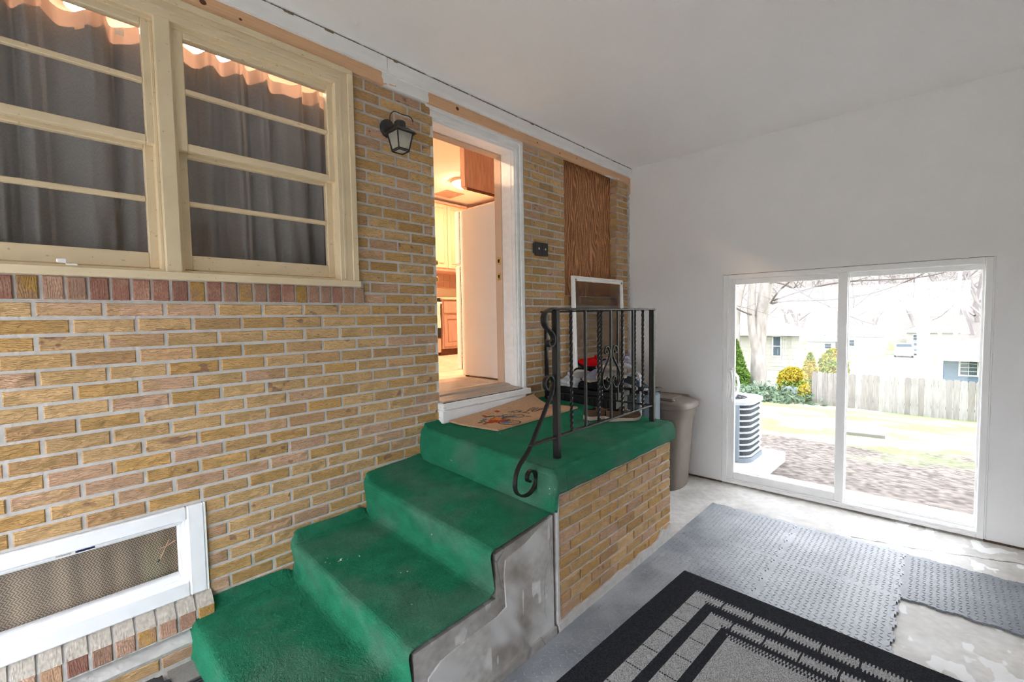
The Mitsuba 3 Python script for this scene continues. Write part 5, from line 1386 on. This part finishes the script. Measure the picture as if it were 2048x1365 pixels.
# ------------------------------------------------------------------ the yard and street outside
GX_ = [4.4, 6, 10, 14, 17, 24, 35, 47, 60, 80, 95, 130, 170]
GZ_ = [-0.05, -0.10, -0.45, -0.92, -1.28, -1.75, -2.4, -3.25, -3.75, -4.3, -2.0, 8.0, 18.0]
def ground_z(x): return float(np.interp(x, GX_, GZ_))
def lawn(p, n, uv):
    m = fbm(p.x * 0.9, p.y * 0.9, 1.0, 4)
    f = noise(p.x * 26, p.y * 26, 2.0)
    green = mix(mi.Color3f(0.155, 0.225, 0.085), mi.Color3f(0.245, 0.32, 0.135), f)
    straw = mix(mi.Color3f(0.28, 0.265, 0.185), mi.Color3f(0.37, 0.355, 0.265), f)
    col = mix(green, straw, smoothstep(0.45, 0.60, m))
    wobble = 1.1 * (fbm(p.x * 1.3, p.y * 1.3, 7.0, 3) - 0.5)
    d = smoothstep(8.3, 7.2, p.x + 0.55 * p.y * 0.3 + 2.4 * wobble)
    dirt = mix(mi.Color3f(0.083, 0.071, 0.063), mi.Color3f(0.225, 0.195, 0.176), noise(p.x * 22, p.y * 22, 5.0))
    col = mix(col, dirt, d * smoothstep(0.25, 0.5, fbm(p.x * 3, p.y * 3, 9.0, 3) + 0.25 * d))
    far_straw = smoothstep(17, 20, p.x) * smoothstep(0.4, 0.5, m) * 0.5
    col = mix(col, straw, far_straw)
    return mix(col, mix(mi.Color3f(0.17, 0.155, 0.14), mi.Color3f(0.26, 0.24, 0.215), f), smoothstep(86, 91, p.x))
matte('m_lawn', lawn)
gx = np.concatenate([np.linspace(4.55, 20, 60), np.linspace(21, 170, 76)])
gy = np.concatenate([np.linspace(-60, -8, 14), np.linspace(-6, 12, 40), np.linspace(15, 80, 16)])
GP = np.zeros((len(gx), len(gy), 3))
GP[..., 0], GP[..., 1] = gx[:, None], gy[None, :]
GP[..., 2] = np.interp(gx, GX_, GZ_)[:, None] + 0.10 * (meshkit.fbm(GP * 0.5, 3) - 0.5) * np.clip((gx[:, None] - 6) / 4, 0, 1) + np.where(gx[:, None] > 95, 2.5 * (meshkit.fbm(GP * 0.04, 3, 9) - 0.5), 0)
put('yard_ground', grid_mesh(GP), 'm_lawn', smooth=True, kind='structure', label='patchy lawn with a bare dirt strip falling away from the house', cat='ground')
put('driveway_ground', cbox(-14, XW - 0.05, -14, 8, -0.25, -0.03, 0), matte('m_driveway', (0.48, 0.46, 0.43)), kind='structure', label='concrete drive at the open end of the porch', cat='ground')
matte('m_patio', lambda p, n, uv: mi.Color3f(0.42, 0.41, 0.39) * (0.85 + 0.3 * fbm(p.x * 8, p.y * 8, 3.0, 3)))
put('patio_strip', cbox(XF + 0.12, 5.22, -7.0, 1.5, -0.12, -0.008, 0.01), 'm_patio', kind='structure', label='pale concrete strip outside the sliding door', cat='path')
put('path_edge_timber', turn(cbox(9.3, 9.36, -1.95, -1.35, ground_z(9.3) - 0.03, ground_z(9.3) + 0.05, 0.006), 8, (0, 0, 1), (9.3, -1.5, 0)), matte('m_timber', (0.20, 0.185, 0.17)), label='weathered timber lying in the lawn', cat='timber')

# air conditioner
AC = thing('air_conditioner', 'grey outdoor air conditioner unit with horizontal guards just outside the sliding door', 'air conditioner')
mat('m_ac', (0.15, 0.18, 0.21), 0.5, spec=0.4); mat('m_ac_dark', (0.03, 0.037, 0.045), 0.6); mat('m_ac_light', (0.36, 0.39, 0.41), 0.4, spec=0.5)
ax0, ax1, ay0, ay1 = 5.30, 5.96, -1.055, -0.395
def rrect(x0, x1, y0, y1, r): return sg.box(x0 + r, y0 + r, x1 - r, y1 - r).buffer(r, 8)
put('coil', extrude(rrect(ax0 + 0.03, ax1 - 0.03, ay0 + 0.03, ay1 - 0.03, 0.15), 0.60, 0.04), 'm_ac_dark', AC)
for k in range(9):
    put('guard', extrude(rrect(ax0, ax1, ay0, ay1, 0.17).difference(rrect(ax0 + 0.02, ax1 - 0.02, ay0 + 0.02, ay1 - 0.02, 0.15)), 0.017, 0.075 + k * 0.066), 'm_ac_light', AC)
put('corner_panel', join(cbox(ax0 - 0.005, ax0 + 0.05, ay0 + 0.10, ay0 + 0.26, 0.03, 0.66, 0.01)), 'm_ac', AC)
put('base_pan', extrude(rrect(ax0 - 0.005, ax1 + 0.005, ay0 - 0.005, ay1 + 0.005, 0.17), 0.05, 0.015), 'm_ac', AC)
put('top_cover', join(extrude(rrect(ax0 - 0.01, ax1 + 0.01, ay0 - 0.01, ay1 + 0.01, 0.18).difference(sg.Point(5.63, -0.725).buffer(0.22)), 0.035, 0.655)), 'm_ac_light', AC)
put('fan_grille', join([tube([[5.63 + r * math.cos(a), -0.725 + r * math.sin(a), 0.68] for a in np.linspace(0, 2 * math.pi, 40)[:-1]], 0.004, 5, closed=True) for r in (0.06, 0.1, 0.14, 0.18, 0.215)]), 'm_ac_dark', AC)
put('concrete_pad', cbox(5.06, 6.12, -1.235, -0.27, -0.12, 0.015, 0.012), 'm_patio', label='concrete pad under the air conditioner', cat='concrete pad')
put('utility_pipe', join(tube([[6.3, -0.35, z] for z in np.linspace(-0.1, 1.75, 6)], 0.045, 10)), 'm_ac_dark', label='dark upright pipe beyond the door handle', cat='pipe')

# leafy things
matte('m_leaf_green', lambda p, n, uv: mix(mi.Color3f(0.055, 0.11, 0.022), mi.Color3f(0.15, 0.24, 0.05), noise(p.x * 14, p.y * 14, p.z * 14)))
matte('m_leaf_yellow', lambda p, n, uv: mix(mi.Color3f(0.38, 0.29, 0.04), mi.Color3f(0.20, 0.25, 0.05), smoothstep(0.3, 0.7, noise(p.x * 3, p.y * 3, p.z * 3))) * (0.7 + 0.6 * noise(p.x * 20, p.y * 20, p.z * 20)))
matte('m_ivy', lambda p, n, uv: mix(mi.Color3f(0.06, 0.10, 0.065), mi.Color3f(0.17, 0.22, 0.15), noise(p.x * 12, p.y * 12, p.z * 12)))
matte('m_bark', lambda p, n, uv: mix(mi.Color3f(0.188, 0.162, 0.147), mi.Color3f(0.405, 0.375, 0.352), fbm(p.x * 9, p.y * 9, p.z * 2.0, 3)))
matte('m_bark_dark', (0.128, 0.105, 0.098)); matte('m_bark_pale', (0.40, 0.39, 0.37))
def leaf_cloud(points, size, r):
    n = len(points)
    c = np.asarray(points)
    a, b = r.normal(size=(n, 3)), r.normal(size=(n, 3))
    a /= np.linalg.norm(a, axis=1, keepdims=True)
    b -= a * (a * b).sum(1, keepdims=True)
    b /= np.linalg.norm(b, axis=1, keepdims=True)
    s = size * (0.6 + 0.8 * r.random((n, 1)))
    v = np.stack([c + a * s, c + b * s * 0.45, c - a * s, c - b * s * 0.45], 1).reshape(-1, 3)
    k = np.arange(n)[:, None] * 4
    return trimesh.Trimesh(v, np.vstack([k + [0, 1, 2], k + [0, 2, 3]]), process=False)
def bush(base, label, cat, x, y, h, w, m, n, leaf=0.07, cone=False, group=None):
    k = thing(base, label, cat, group)
    z0 = ground_z(x)
    r = np.random.default_rng(int(x * 100 + 7 * abs(y)))
    t = r.random(n) ** (0.7 if cone else 0.9)
    rad = w / 2 * ((1 - t) ** 0.8 if cone else np.sqrt(np.clip(1 - (2 * t - 0.85) ** 2 / 1.35, 0.02, 1)))
    ang, q = r.random(n) * 2 * math.pi, 0.72 + 0.28 * r.random(n)
    lump = 1 + 0.30 * (meshkit.noise(np.stack([np.cos(ang) * 2, np.sin(ang) * 2, t * 4], 1), 3) - 0.5)
    pts = np.stack([x + rad * q * lump * np.cos(ang), y + rad * q * lump * np.sin(ang), z0 + 0.05 + t * h], 1)
    put('foliage', leaf_cloud(pts, leaf, r), m, k, kind='stuff')
    put('stem', rod([x, y, z0 - 0.1], [x, y, z0 + 0.8 * h], 0.03, 6), 'm_bark_dark', k)
    return k
bush('conifer', 'small green cone-shaped conifer at the left edge of the sliding door view', 'conifer', 21.3, 3.98, 2.0, 1.3, 'm_leaf_green', 5000, 0.10, True)
bush('shrub', 'yellow shrub nearest the end of the wooden fence', 'shrub', 19.6, 1.42, 1.0, 1.0, 'm_leaf_yellow', 3000, 0.08)
bush('shrub', 'yellow-green cone shrub behind the low grey panel', 'shrub', 20.6, 1.05, 1.55, 0.9, 'm_leaf_yellow', 3000, 0.08, True)
bush('shrub', 'orange-yellow shrub showing above the left end of the fence', 'shrub', 22.5, 0.55, 1.75, 1.1, 'm_leaf_yellow', 3000, 0.08)
bush('shrub', 'low yellow shrub at the foot of the fence end', 'shrub', 17.6, 0.62, 0.55, 0.5, 'm_leaf_yellow', 1200, 0.06)
r_ = np.random.default_rng(5)
iv = np.stack([16.9 + r_.normal(size=4500) * 0.75, 1.98 + r_.normal(size=4500) * 0.62, np.zeros(4500)], 1)
iv[:, 2] = np.interp(iv[:, 0], GX_, GZ_) + np.abs(r_.normal(size=4500)) * 0.16 + 0.02
put('ground_ivy', leaf_cloud(iv, 0.085, r_), 'm_ivy', kind='stuff', label='grey-green groundcover around the foot of the big tree', cat='groundcover')

def branch(pts, r0, r1, sides=7):
    p = smooth_path(pts, max(8, 6 * len(pts)))
    return tube(p, np.linspace(r0, r1, len(p)), sides)
def twigs(start, direction, length, radius, depth, r, out):
    p = np.asarray(start, float)
    d = np.asarray(direction, float) / np.linalg.norm(direction)
    n = 5
    pts = [p.copy()]
    for k in range(n):
        d = d + r.normal(size=3) * 0.17 + np.array([0, 0, 0.03])
        d /= np.linalg.norm(d)
        p = p + d * length / n
        pts.append(p.copy())
        if depth > 0 and k >= 1:
            side = np.cross(d, r.normal(size=3))
            side /= np.linalg.norm(side)
            twigs(p, d * 0.75 + side * 0.75, length * (0.62 - 0.05 * k), radius * 0.5 * (1 - 0.12 * k), depth - 1, r, out)
    out.append(tube(np.array(pts), np.linspace(radius, radius * 0.35, len(pts)), 5 if depth > 0 else 3, caps=False))
TREE = thing('tree', 'large bare multi-stemmed tree beyond the lawn, in the left half of the sliding door', 'tree')
tz = ground_z(17.3)
tx, ty = 17.3, 1.72
def far_out(m, k=1.27):
    v = np.array(m.vertices)
    return trimesh.Trimesh((v - [tx, ty, tz]) * k + [22.0, 3.22, ground_z(22.0)], m.faces, process=False)
put('trunk', far_out(branch([[tx, ty + 0.02, tz - 0.2], [tx, ty, tz + 0.5], [tx + 0.1, ty + 0.02, tz + 1.6], [tx + 0.1, ty - 0.12, tz + 3.0], [tx + 0.1, ty - 0.45, tz + 4.6], [tx, ty - 0.8, tz + 7.5]], 0.27, 0.11, 14)), 'm_bark', TREE, smooth=60)
put('stem', far_out(branch([[tx, ty + 0.05, tz + 1.2], [tx - 0.1, ty + 0.22, tz + 2.6], [tx - 0.1, ty + 0.15, tz + 4.2], [tx, ty + 0.12, tz + 7.5]], 0.15, 0.08, 10)), 'm_bark', TREE, smooth=60)
put('stem', far_out(branch([[tx - 0.3, ty + 0.55, tz - 0.2], [tx - 0.3, ty + 0.62, tz + 1.3], [tx - 0.3, ty + 0.60, tz + 2.8], [tx - 0.2, ty + 0.35, tz + 4.0], [tx - 0.1, ty + 0.1, tz + 4.8]], 0.14, 0.08, 10)), 'm_bark', TREE, smooth=60)
lim = [[[tx, ty - 0.35, tz + 2.9], [tx - 0.8, ty - 1.2, tz + 3.65], [tx - 1.6, ty - 2.4, tz + 4.0], [tx - 2.0, ty - 3.4, tz + 3.9]],
       [[tx, ty - 0.45, tz + 3.0], [tx - 0.5, ty - 1.3, tz + 3.25], [tx - 1.0, ty - 2.6, tz + 3.45], [tx - 1.4, ty - 4.2, tz + 3.45], [tx - 1.8, ty - 5.4, tz + 4.1]],
       [[tx, ty - 0.4, tz + 2.9], [tx - 0.6, ty - 1.5, tz + 2.95], [tx - 1.0, ty - 3.0, tz + 3.05], [tx - 1.4, ty - 4.6, tz + 3.8], [tx - 1.6, ty - 5.2, tz + 4.6]],
       [[tx, ty - 0.3, tz + 3.6], [tx - 0.4, ty - 1.1, tz + 3.35], [tx - 0.6, ty - 2.0, tz + 2.8], [tx - 0.8, ty - 2.7, tz + 2.7]],
       [[tx - 0.1, ty + 0.1, tz + 2.5], [tx - 0.8, ty + 0.7, tz + 2.9], [tx - 1.4, ty + 1.3, tz + 3.5], [tx - 1.8, ty + 2.0, tz + 3.9]],
       [[tx, ty - 0.5, tz + 4.6], [tx - 0.8, ty - 1.8, tz + 5.0], [tx - 1.5, ty - 3.4, tz + 4.6], [tx - 2.0, ty - 4.6, tz + 4.4]],
       [[tx, ty - 0.6, tz + 5.4], [tx - 1.5, ty - 2.4, tz + 5.6], [tx - 2.6, ty - 4.4, tz + 5.0], [tx - 3.2, ty - 5.6, tz + 4.7]],
       [[tx, ty + 0.1, tz + 4.6], [tx - 0.8, ty + 0.9, tz + 5.0], [tx - 1.4, ty + 1.8, tz + 4.7]]]
for L_ in lim:
    put('limb', far_out(branch(L_, 0.034, 0.010, 7)), 'm_bark_dark', TREE)
tw2 = []
for L_ in lim:
    for q in L_[1:]:
        for _ in range(2):
            twigs(q, [r_.normal() * 0.4 - 0.2, r_.normal() * 0.9 - 0.2, r_.normal() * 0.5 + 0.15], 1.3, 0.012, 2, r_, tw2)
put('twigs', far_out(join(tw2)), 'm_bark_dark', TREE, kind='stuff')

# wooden fence
FN = thing('wooden_fence', 'weathered grey wooden picket fence across the far side of the lawn', 'fence')
fa, fb = np.array([17.35, 0.42]), np.array([16.9, -6.2])
fl = np.linalg.norm(fb - fa); fd = (fb - fa) / fl
for i, c in enumerate(((0.20, 0.182, 0.168), (0.225, 0.208, 0.195), (0.175, 0.158, 0.145), (0.25, 0.235, 0.222))):
    matte(f'm_picket_{i}', (lambda c: lambda p, n, uv: mi.Color3f(*c) * (0.7 + 0.6 * fbm(p.x * 30, p.y * 30, p.z * 3, 3)))(c))
pk = extrude(sg.Polygon([(-0.068, 0), (0.068, 0), (0.068, 1.06), (0.045, 1.10), (-0.045, 1.10), (-0.068, 1.06)]), 0.02)
pk = trimesh.Trimesh(np.stack([pk.vertices[:, 0], pk.vertices[:, 2], pk.vertices[:, 1]], 1), pk.faces, process=False)
pplys = [mikit.ply(pk, f'm_picket_{i}') for i in range(4)]
fang = math.degrees(math.atan2(fd[1], fd[0]))
n = int(fl / 0.143)
for k in range(n):
    c = fa + fd * (0.07 + k * 0.143)
    put_shape('picket', {**pplys[rng.randrange(4)], 'to_world': T().translate([float(c[0]), float(c[1]), ground_z(c[0]) - 0.05 + rng.uniform(-0.012, 0.012)]).rotate([0, 0, 1], fang + 180 + rng.uniform(-2, 2))}, FN)
for z in (0.25, 0.85):
    put('fence_rail', tube([[fa[0] + 0.05, fa[1], ground_z(fa[0]) + z], [fb[0] + 0.05, fb[1], ground_z(fb[0]) + z]], 0.035, 4), 'm_picket_0', FN)
put('garden_panel', turn(cbox(18.0, 18.04, 0.55, 1.55, ground_z(18.0), ground_z(18.0) + 0.42, 0.01), -18, (0, 0, 1), (18, 0.6, 0)), matte('m_panel', (0.26, 0.29, 0.32)), label='low grey panel between the yellow shrubs and the fence end', cat='panel')

# neighbouring houses
matte('m_siding', lambda p, n, uv: mi.Color3f(0.332, 0.319, 0.280) * (0.9 + 0.15 * fbm(p.x * 2, p.y * 2, p.z * 8, 2)))
matte('m_roof_pale', lambda p, n, uv: mi.Color3f(0.33, 0.335, 0.345) * (0.85 + 0.3 * noise(p.x * 9, p.y * 9, p.z * 9)))
matte('m_blue_siding', (0.11, 0.15, 0.20)); matte('m_white_house', (0.40, 0.40, 0.395)); matte('m_window_dark', (0.06, 0.08, 0.095)); matte('m_found', (0.38, 0.38, 0.38))
def gable_house(base, label, x, y, rot, L, W, H, RH, wall_m, windows, z0, over=0.5, hip=True, boards=True, kindcat='house'):
    """A hip-roofed house: its front faces -x before turning; L along y, W along x. windows: (y centre, z0, width, height) on the front."""
    k = thing(base, label, kindcat)
    M = T().translate([x, y, z0]).rotate([0, 0, 1], rot)
    P_ = lambda b, m, mt, parent=k, **kw: put_shape(b, {**mikit.ply(m, mt), 'to_world': M}, parent, **kw)
    P_('wall', cbox(0, W, -L / 2, L / 2, 0, H, 0), wall_m)
    P_('foundation', cbox(-0.02, W + 0.02, -L / 2 - 0.02, L / 2 + 0.02, -1.0, 0.25, 0), 'm_found')
    o = over
    e = [[-o, -L / 2 - o, H], [W + o, -L / 2 - o, H], [W + o, L / 2 + o, H], [-o, L / 2 + o, H]]
    hy = L / 2 - (W / 2 if hip else -o)
    rdg = [[W / 2, -hy, H + RH], [W / 2, hy, H + RH]]
    v = e + rdg + [[q[0], q[1], q[2] - 0.16] for q in e]
    P_('roof', trimesh.Trimesh(v, [[0, 4, 3], [3, 4, 5], [1, 2, 4], [2, 5, 4], [0, 1, 4], [2, 3, 5], [0, 3, 9], [0, 9, 6], [0, 6, 7], [0, 7, 1], [1, 7, 8], [1, 8, 2], [2, 8, 9], [2, 9, 3], [6, 9, 8], [6, 8, 7]], process=False), 'm_roof_pale')
    if boards:
        for j in range(int((H - 0.3) / 0.22)):
            P_('siding_board', turn(cbox(-0.022, 0.0, -L / 2, L / 2, 0.27 + j * 0.22, 0.27 + j * 0.22 + 0.21, 0.0), 0), wall_m)
    for (wy, wz, ww, wh) in windows:
        f = name_for(f'{k}__window')
        scene[f] = {**mikit.ply(frame_yz(wy - ww / 2, wy + ww / 2, wz, wz + wh, 0.08, 0.08, 0.08, 0.08, -0.06, 0.0, 0), 'm_white_house'), 'to_world': M}
        P_('window_pane', cbox(-0.03, -0.01, wy - ww / 2 + 0.06, wy + ww / 2 - 0.06, wz + 0.06, wz + wh - 0.06, 0), 'm_window_dark', f)
        P_('sash_bar', join(cbox(-0.045, -0.02, wy - ww / 2 + 0.07, wy + ww / 2 - 0.07, wz + wh / 2 - 0.03, wz + wh / 2 + 0.03, 0)), 'm_white_house', f)
    return k, M, P_
gable_house('beige_house', 'beige sided house with a white roof behind the bare tree', 29.2, 7.45, 12, 8.6, 7.0, 2.45, 1.5, 'm_siding', [(-3.2, 1.05, 0.5, 1.25), (-0.9, 1.05, 0.55, 1.3), (1.4, 1.1, 0.6, 1.3), (3.9, 1.2, 0.9, 0.8)], -1.95)
kb, Mb, Pb = gable_house('blue_house', 'small blue-grey house with a white multi-pane window beyond the right end of the fence', 30.5, -6.58, 0, 7.6, 7.0, 1.92, 1.35, 'm_blue_siding', [], -2.5, over=0.75)
for wy in (2.96, 2.26):
    f = name_for(f'{kb}__window')
    scene[f] = {**mikit.ply(frame_yz(wy - 0.35, wy + 0.35, 1.00, 1.84, 0.07, 0.07, 0.07, 0.07, -0.07, 0.0, 0), 'm_white_house'), 'to_world': Mb}
    Pb('window_pane', cbox(-0.03, -0.01, wy - 0.30, wy + 0.30, 1.05, 1.79, 0), 'm_window_dark', f)
    Pb('glazing_bar', join([cbox(-0.05, -0.02, wy - 0.30, wy + 0.30, z - 0.015, z + 0.015, 0) for z in (1.24, 1.42, 1.60)] + [cbox(-0.05, -0.02, wy - 0.015, wy + 0.015, 1.05, 1.79, 0)]), 'm_white_house', f)
gable_house('white_house', 'far white house with a gable, in the middle of the sliding door view', 76, 4.75, 0, 4.1, 6.0, 2.5, 1.25, 'm_white_house', [(1.2, 1.0, 0.7, 0.9)], -4.0, hip=False, boards=False, over=0.25)
gable_house('white_house', 'low white house far behind the beige house', 80, 10.1, 0, 3.6, 5.0, 1.9, 1.0, 'm_white_house', [(-0.9, 0.7, 0.9, 0.8)], -4.4, boards=False, over=0.3)
gable_house('white_house', 'far pale house behind the parked car and the white tree trunk', 84, -2.0, 0, 5.4, 6.0, 2.2, 1.4, 'm_siding', [(1.6, 0.9, 0.9, 0.9)], -3.4, boards=False, over=0.4)
put('street', cbox(42, 48.5, -60, 60, -3.6, -3.02, 0), matte('m_street', (0.36, 0.355, 0.35)), kind='structure', label='pale street beyond the wooden fence', cat='road')
dv = trimesh.Trimesh([[48, -2.2, -3.10], [48, 2.2, -3.10], [80, 0.9, -4.10], [80, -2.3, -4.10], [48, -2.2, -4.8], [48, 2.2, -4.8], [80, 0.9, -4.8], [80, -2.3, -4.8]],
                     [[0, 1, 2], [0, 2, 3], [4, 6, 5], [4, 7, 6], [0, 4, 5], [0, 5, 1], [1, 5, 6], [1, 6, 2], [2, 6, 7], [2, 7, 3], [3, 7, 4], [3, 4, 0]], process=False)
put('driveway_far', dv, 'm_street', kind='structure', label='pale driveway with a parked car', cat='driveway')
def car(label, x, y, rot, body_m):
    k = thing('car', label, 'car')
    z0 = -3.10 - (x - 48) * 0.03125
    M = T().translate([x, y, z0]).rotate([0, 0, 1], rot)
    side = sg.Polygon([(-2.2, 0.35), (-2.2, 0.85), (-1.35, 1.0), (-0.75, 1.52), (0.9, 1.55), (1.7, 1.05), (2.2, 0.95), (2.25, 0.4)]).buffer(0.06)
    b = extrude(side, 1.75)
    b = trimesh.Trimesh(np.stack([b.vertices[:, 0], b.vertices[:, 2] - 0.875, b.vertices[:, 1]], 1), b.faces, process=False)
    put_shape('body', {**mikit.ply(b, body_m), 'to_world': M}, k)
    put_shape('windscreen', {**mikit.ply(trimesh.Trimesh([[-1.40, -0.75, 1.02], [-1.40, 0.75, 1.02], [-0.82, 0.68, 1.56], [-0.82, -0.68, 1.56]], [[0, 1, 2], [0, 2, 3]], process=False), 'm_window_dark'), 'to_world': M}, k)
    put_shape('bumper', {**mikit.ply(cbox(-2.30, -2.22, -0.85, 0.85, 0.32, 0.58, 0.02), 'm_found'), 'to_world': M}, k)
    for wx in (-1.4, 1.4):
        for wy in (-0.86, 0.70):
            w = lathe([(0, 0), (0.33, 0), (0.33, 0.2), (0, 0.2)], 20).apply_transform(trimesh.transformations.rotation_matrix(-math.pi / 2, [1, 0, 0]))
            put_shape('wheel', {**mikit.ply(shift(w, wx, wy, 0.33), 'm_black_plastic'), 'to_world': M}, k)
mat('m_car_white', (0.42, 0.43, 0.45), 0.3, spec=0.5); mat('m_car_dark', (0.10, 0.13, 0.17), 0.3, spec=0.5)
car('white car parked in the pale driveway beyond the fence', 72.0, 0.45, 3, 'm_car_white')
car('dark car parked behind the white car in the driveway', 79.0, -0.75, 2, 'm_car_dark')
# poles, pale trunks, far trees
TT = thing('tree', 'thick pale bare tree trunk rising in the right half of the sliding door', 'tree')
put('trunk', branch([[55.5, -1.6, -3.8], [55.5, -1.5, 0.5], [55.5, -1.2, 6.0], [55.2, -0.9, 14.0]], 0.48, 0.36, 14), 'm_bark_pale', TT, smooth=60)
SLP = thing('street_lamp', 'white street lamp post with a bent arm behind the blue house', 'street lamp')
put('post', branch([[52, -2.62, -3.6], [52, -2.62, -0.5], [52, -2.64, 0.35], [52, -2.78, 0.85], [52, -3.15, 1.2]], 0.16, 0.10, 10), 'm_white_house', SLP, smooth=60)
UP = thing('utility_pole', 'pale utility pole near the right edge of the sliding door', 'utility pole')
put('pole', tube([[58, -3.6, -3.8], [58, -3.95, 9.0]], [0.17, 0.13], 10), 'm_bark_pale', UP)
put('crossarm', cbox(57.9, 58.1, -5.0, -2.8, 8.2, 8.4, 0.02), 'm_bark_pale', UP)
for i, (z0_, z1_) in enumerate(((2.6, 3.4), (3.3, 4.0), (4.7, 5.0))):
    put('power_line', tube(smooth_path([[58, -3.9, 4.6 - i * 1.3], [56, 8, 2.6 - i * 1.0], [54, 22, 2.9 - i * 1.0]], 20), 0.02, 4), 'm_found', label=('topmost power line crossing the sliding door view', 'middle power line crossing the sliding door view', 'lowest power line crossing the sliding door view')[i], cat='power line')
MB_ = thing('mailbox', 'white mailbox on a post by the street', 'mailbox')
put('post', cbox(49.4, 49.5, 1.88, 1.98, -3.4, -2.25, 0.01), 'm_white_house', MB_)
put('box', cbox(49.2, 49.7, 1.80, 2.06, -2.3, -1.98, 0.04), 'm_white_house', MB_)
matte('m_far_bark', lambda p, n, uv: mi.Color3f(0.277, 0.247, 0.240) * (0.8 + 0.4 * noise(p.x, p.y, p.z)))
far_tree = []
for v_ in range(3):
    o_ = []
    rr = np.random.default_rng(40 + v_)
    for s in range(3):
        twigs([rr.normal() * 0.1, rr.normal() * 0.1, 0 if s == 0 else 2.5], [rr.normal() * (0.08 if s == 0 else 0.35), rr.normal() * (0.08 if s == 0 else 0.35), 1], 11 if s == 0 else 8, 0.26 if s == 0 else 0.16, 3, rr, o_)
    far_tree.append(mikit.ply(join(o_), 'm_far_bark'))
rt = np.random.default_rng(77)
spots = []
for k in range(46):
    x = rt.uniform(88, 135)
    y = x * rt.uniform(-0.13, 0.27) + rt.normal()
    if all(math.hypot(x - q[0], y - q[1]) > 4.0 for q in spots):
        spots.append((x, y))
for k, (x, y) in enumerate(spots):
    z = ground_z(x) - 0.4
    M = T().translate([float(x), float(y), float(z)]).rotate([0, 0, 1], float(rt.uniform(0, 360))).scale(float(rt.uniform(0.85, 1.35)))
    put_shape('hillside_tree', {**far_tree[k % 3], 'to_world': M}, label='bare grey tree on the hillside beyond the street', cat='tree', group='bare trees on the far hillside')
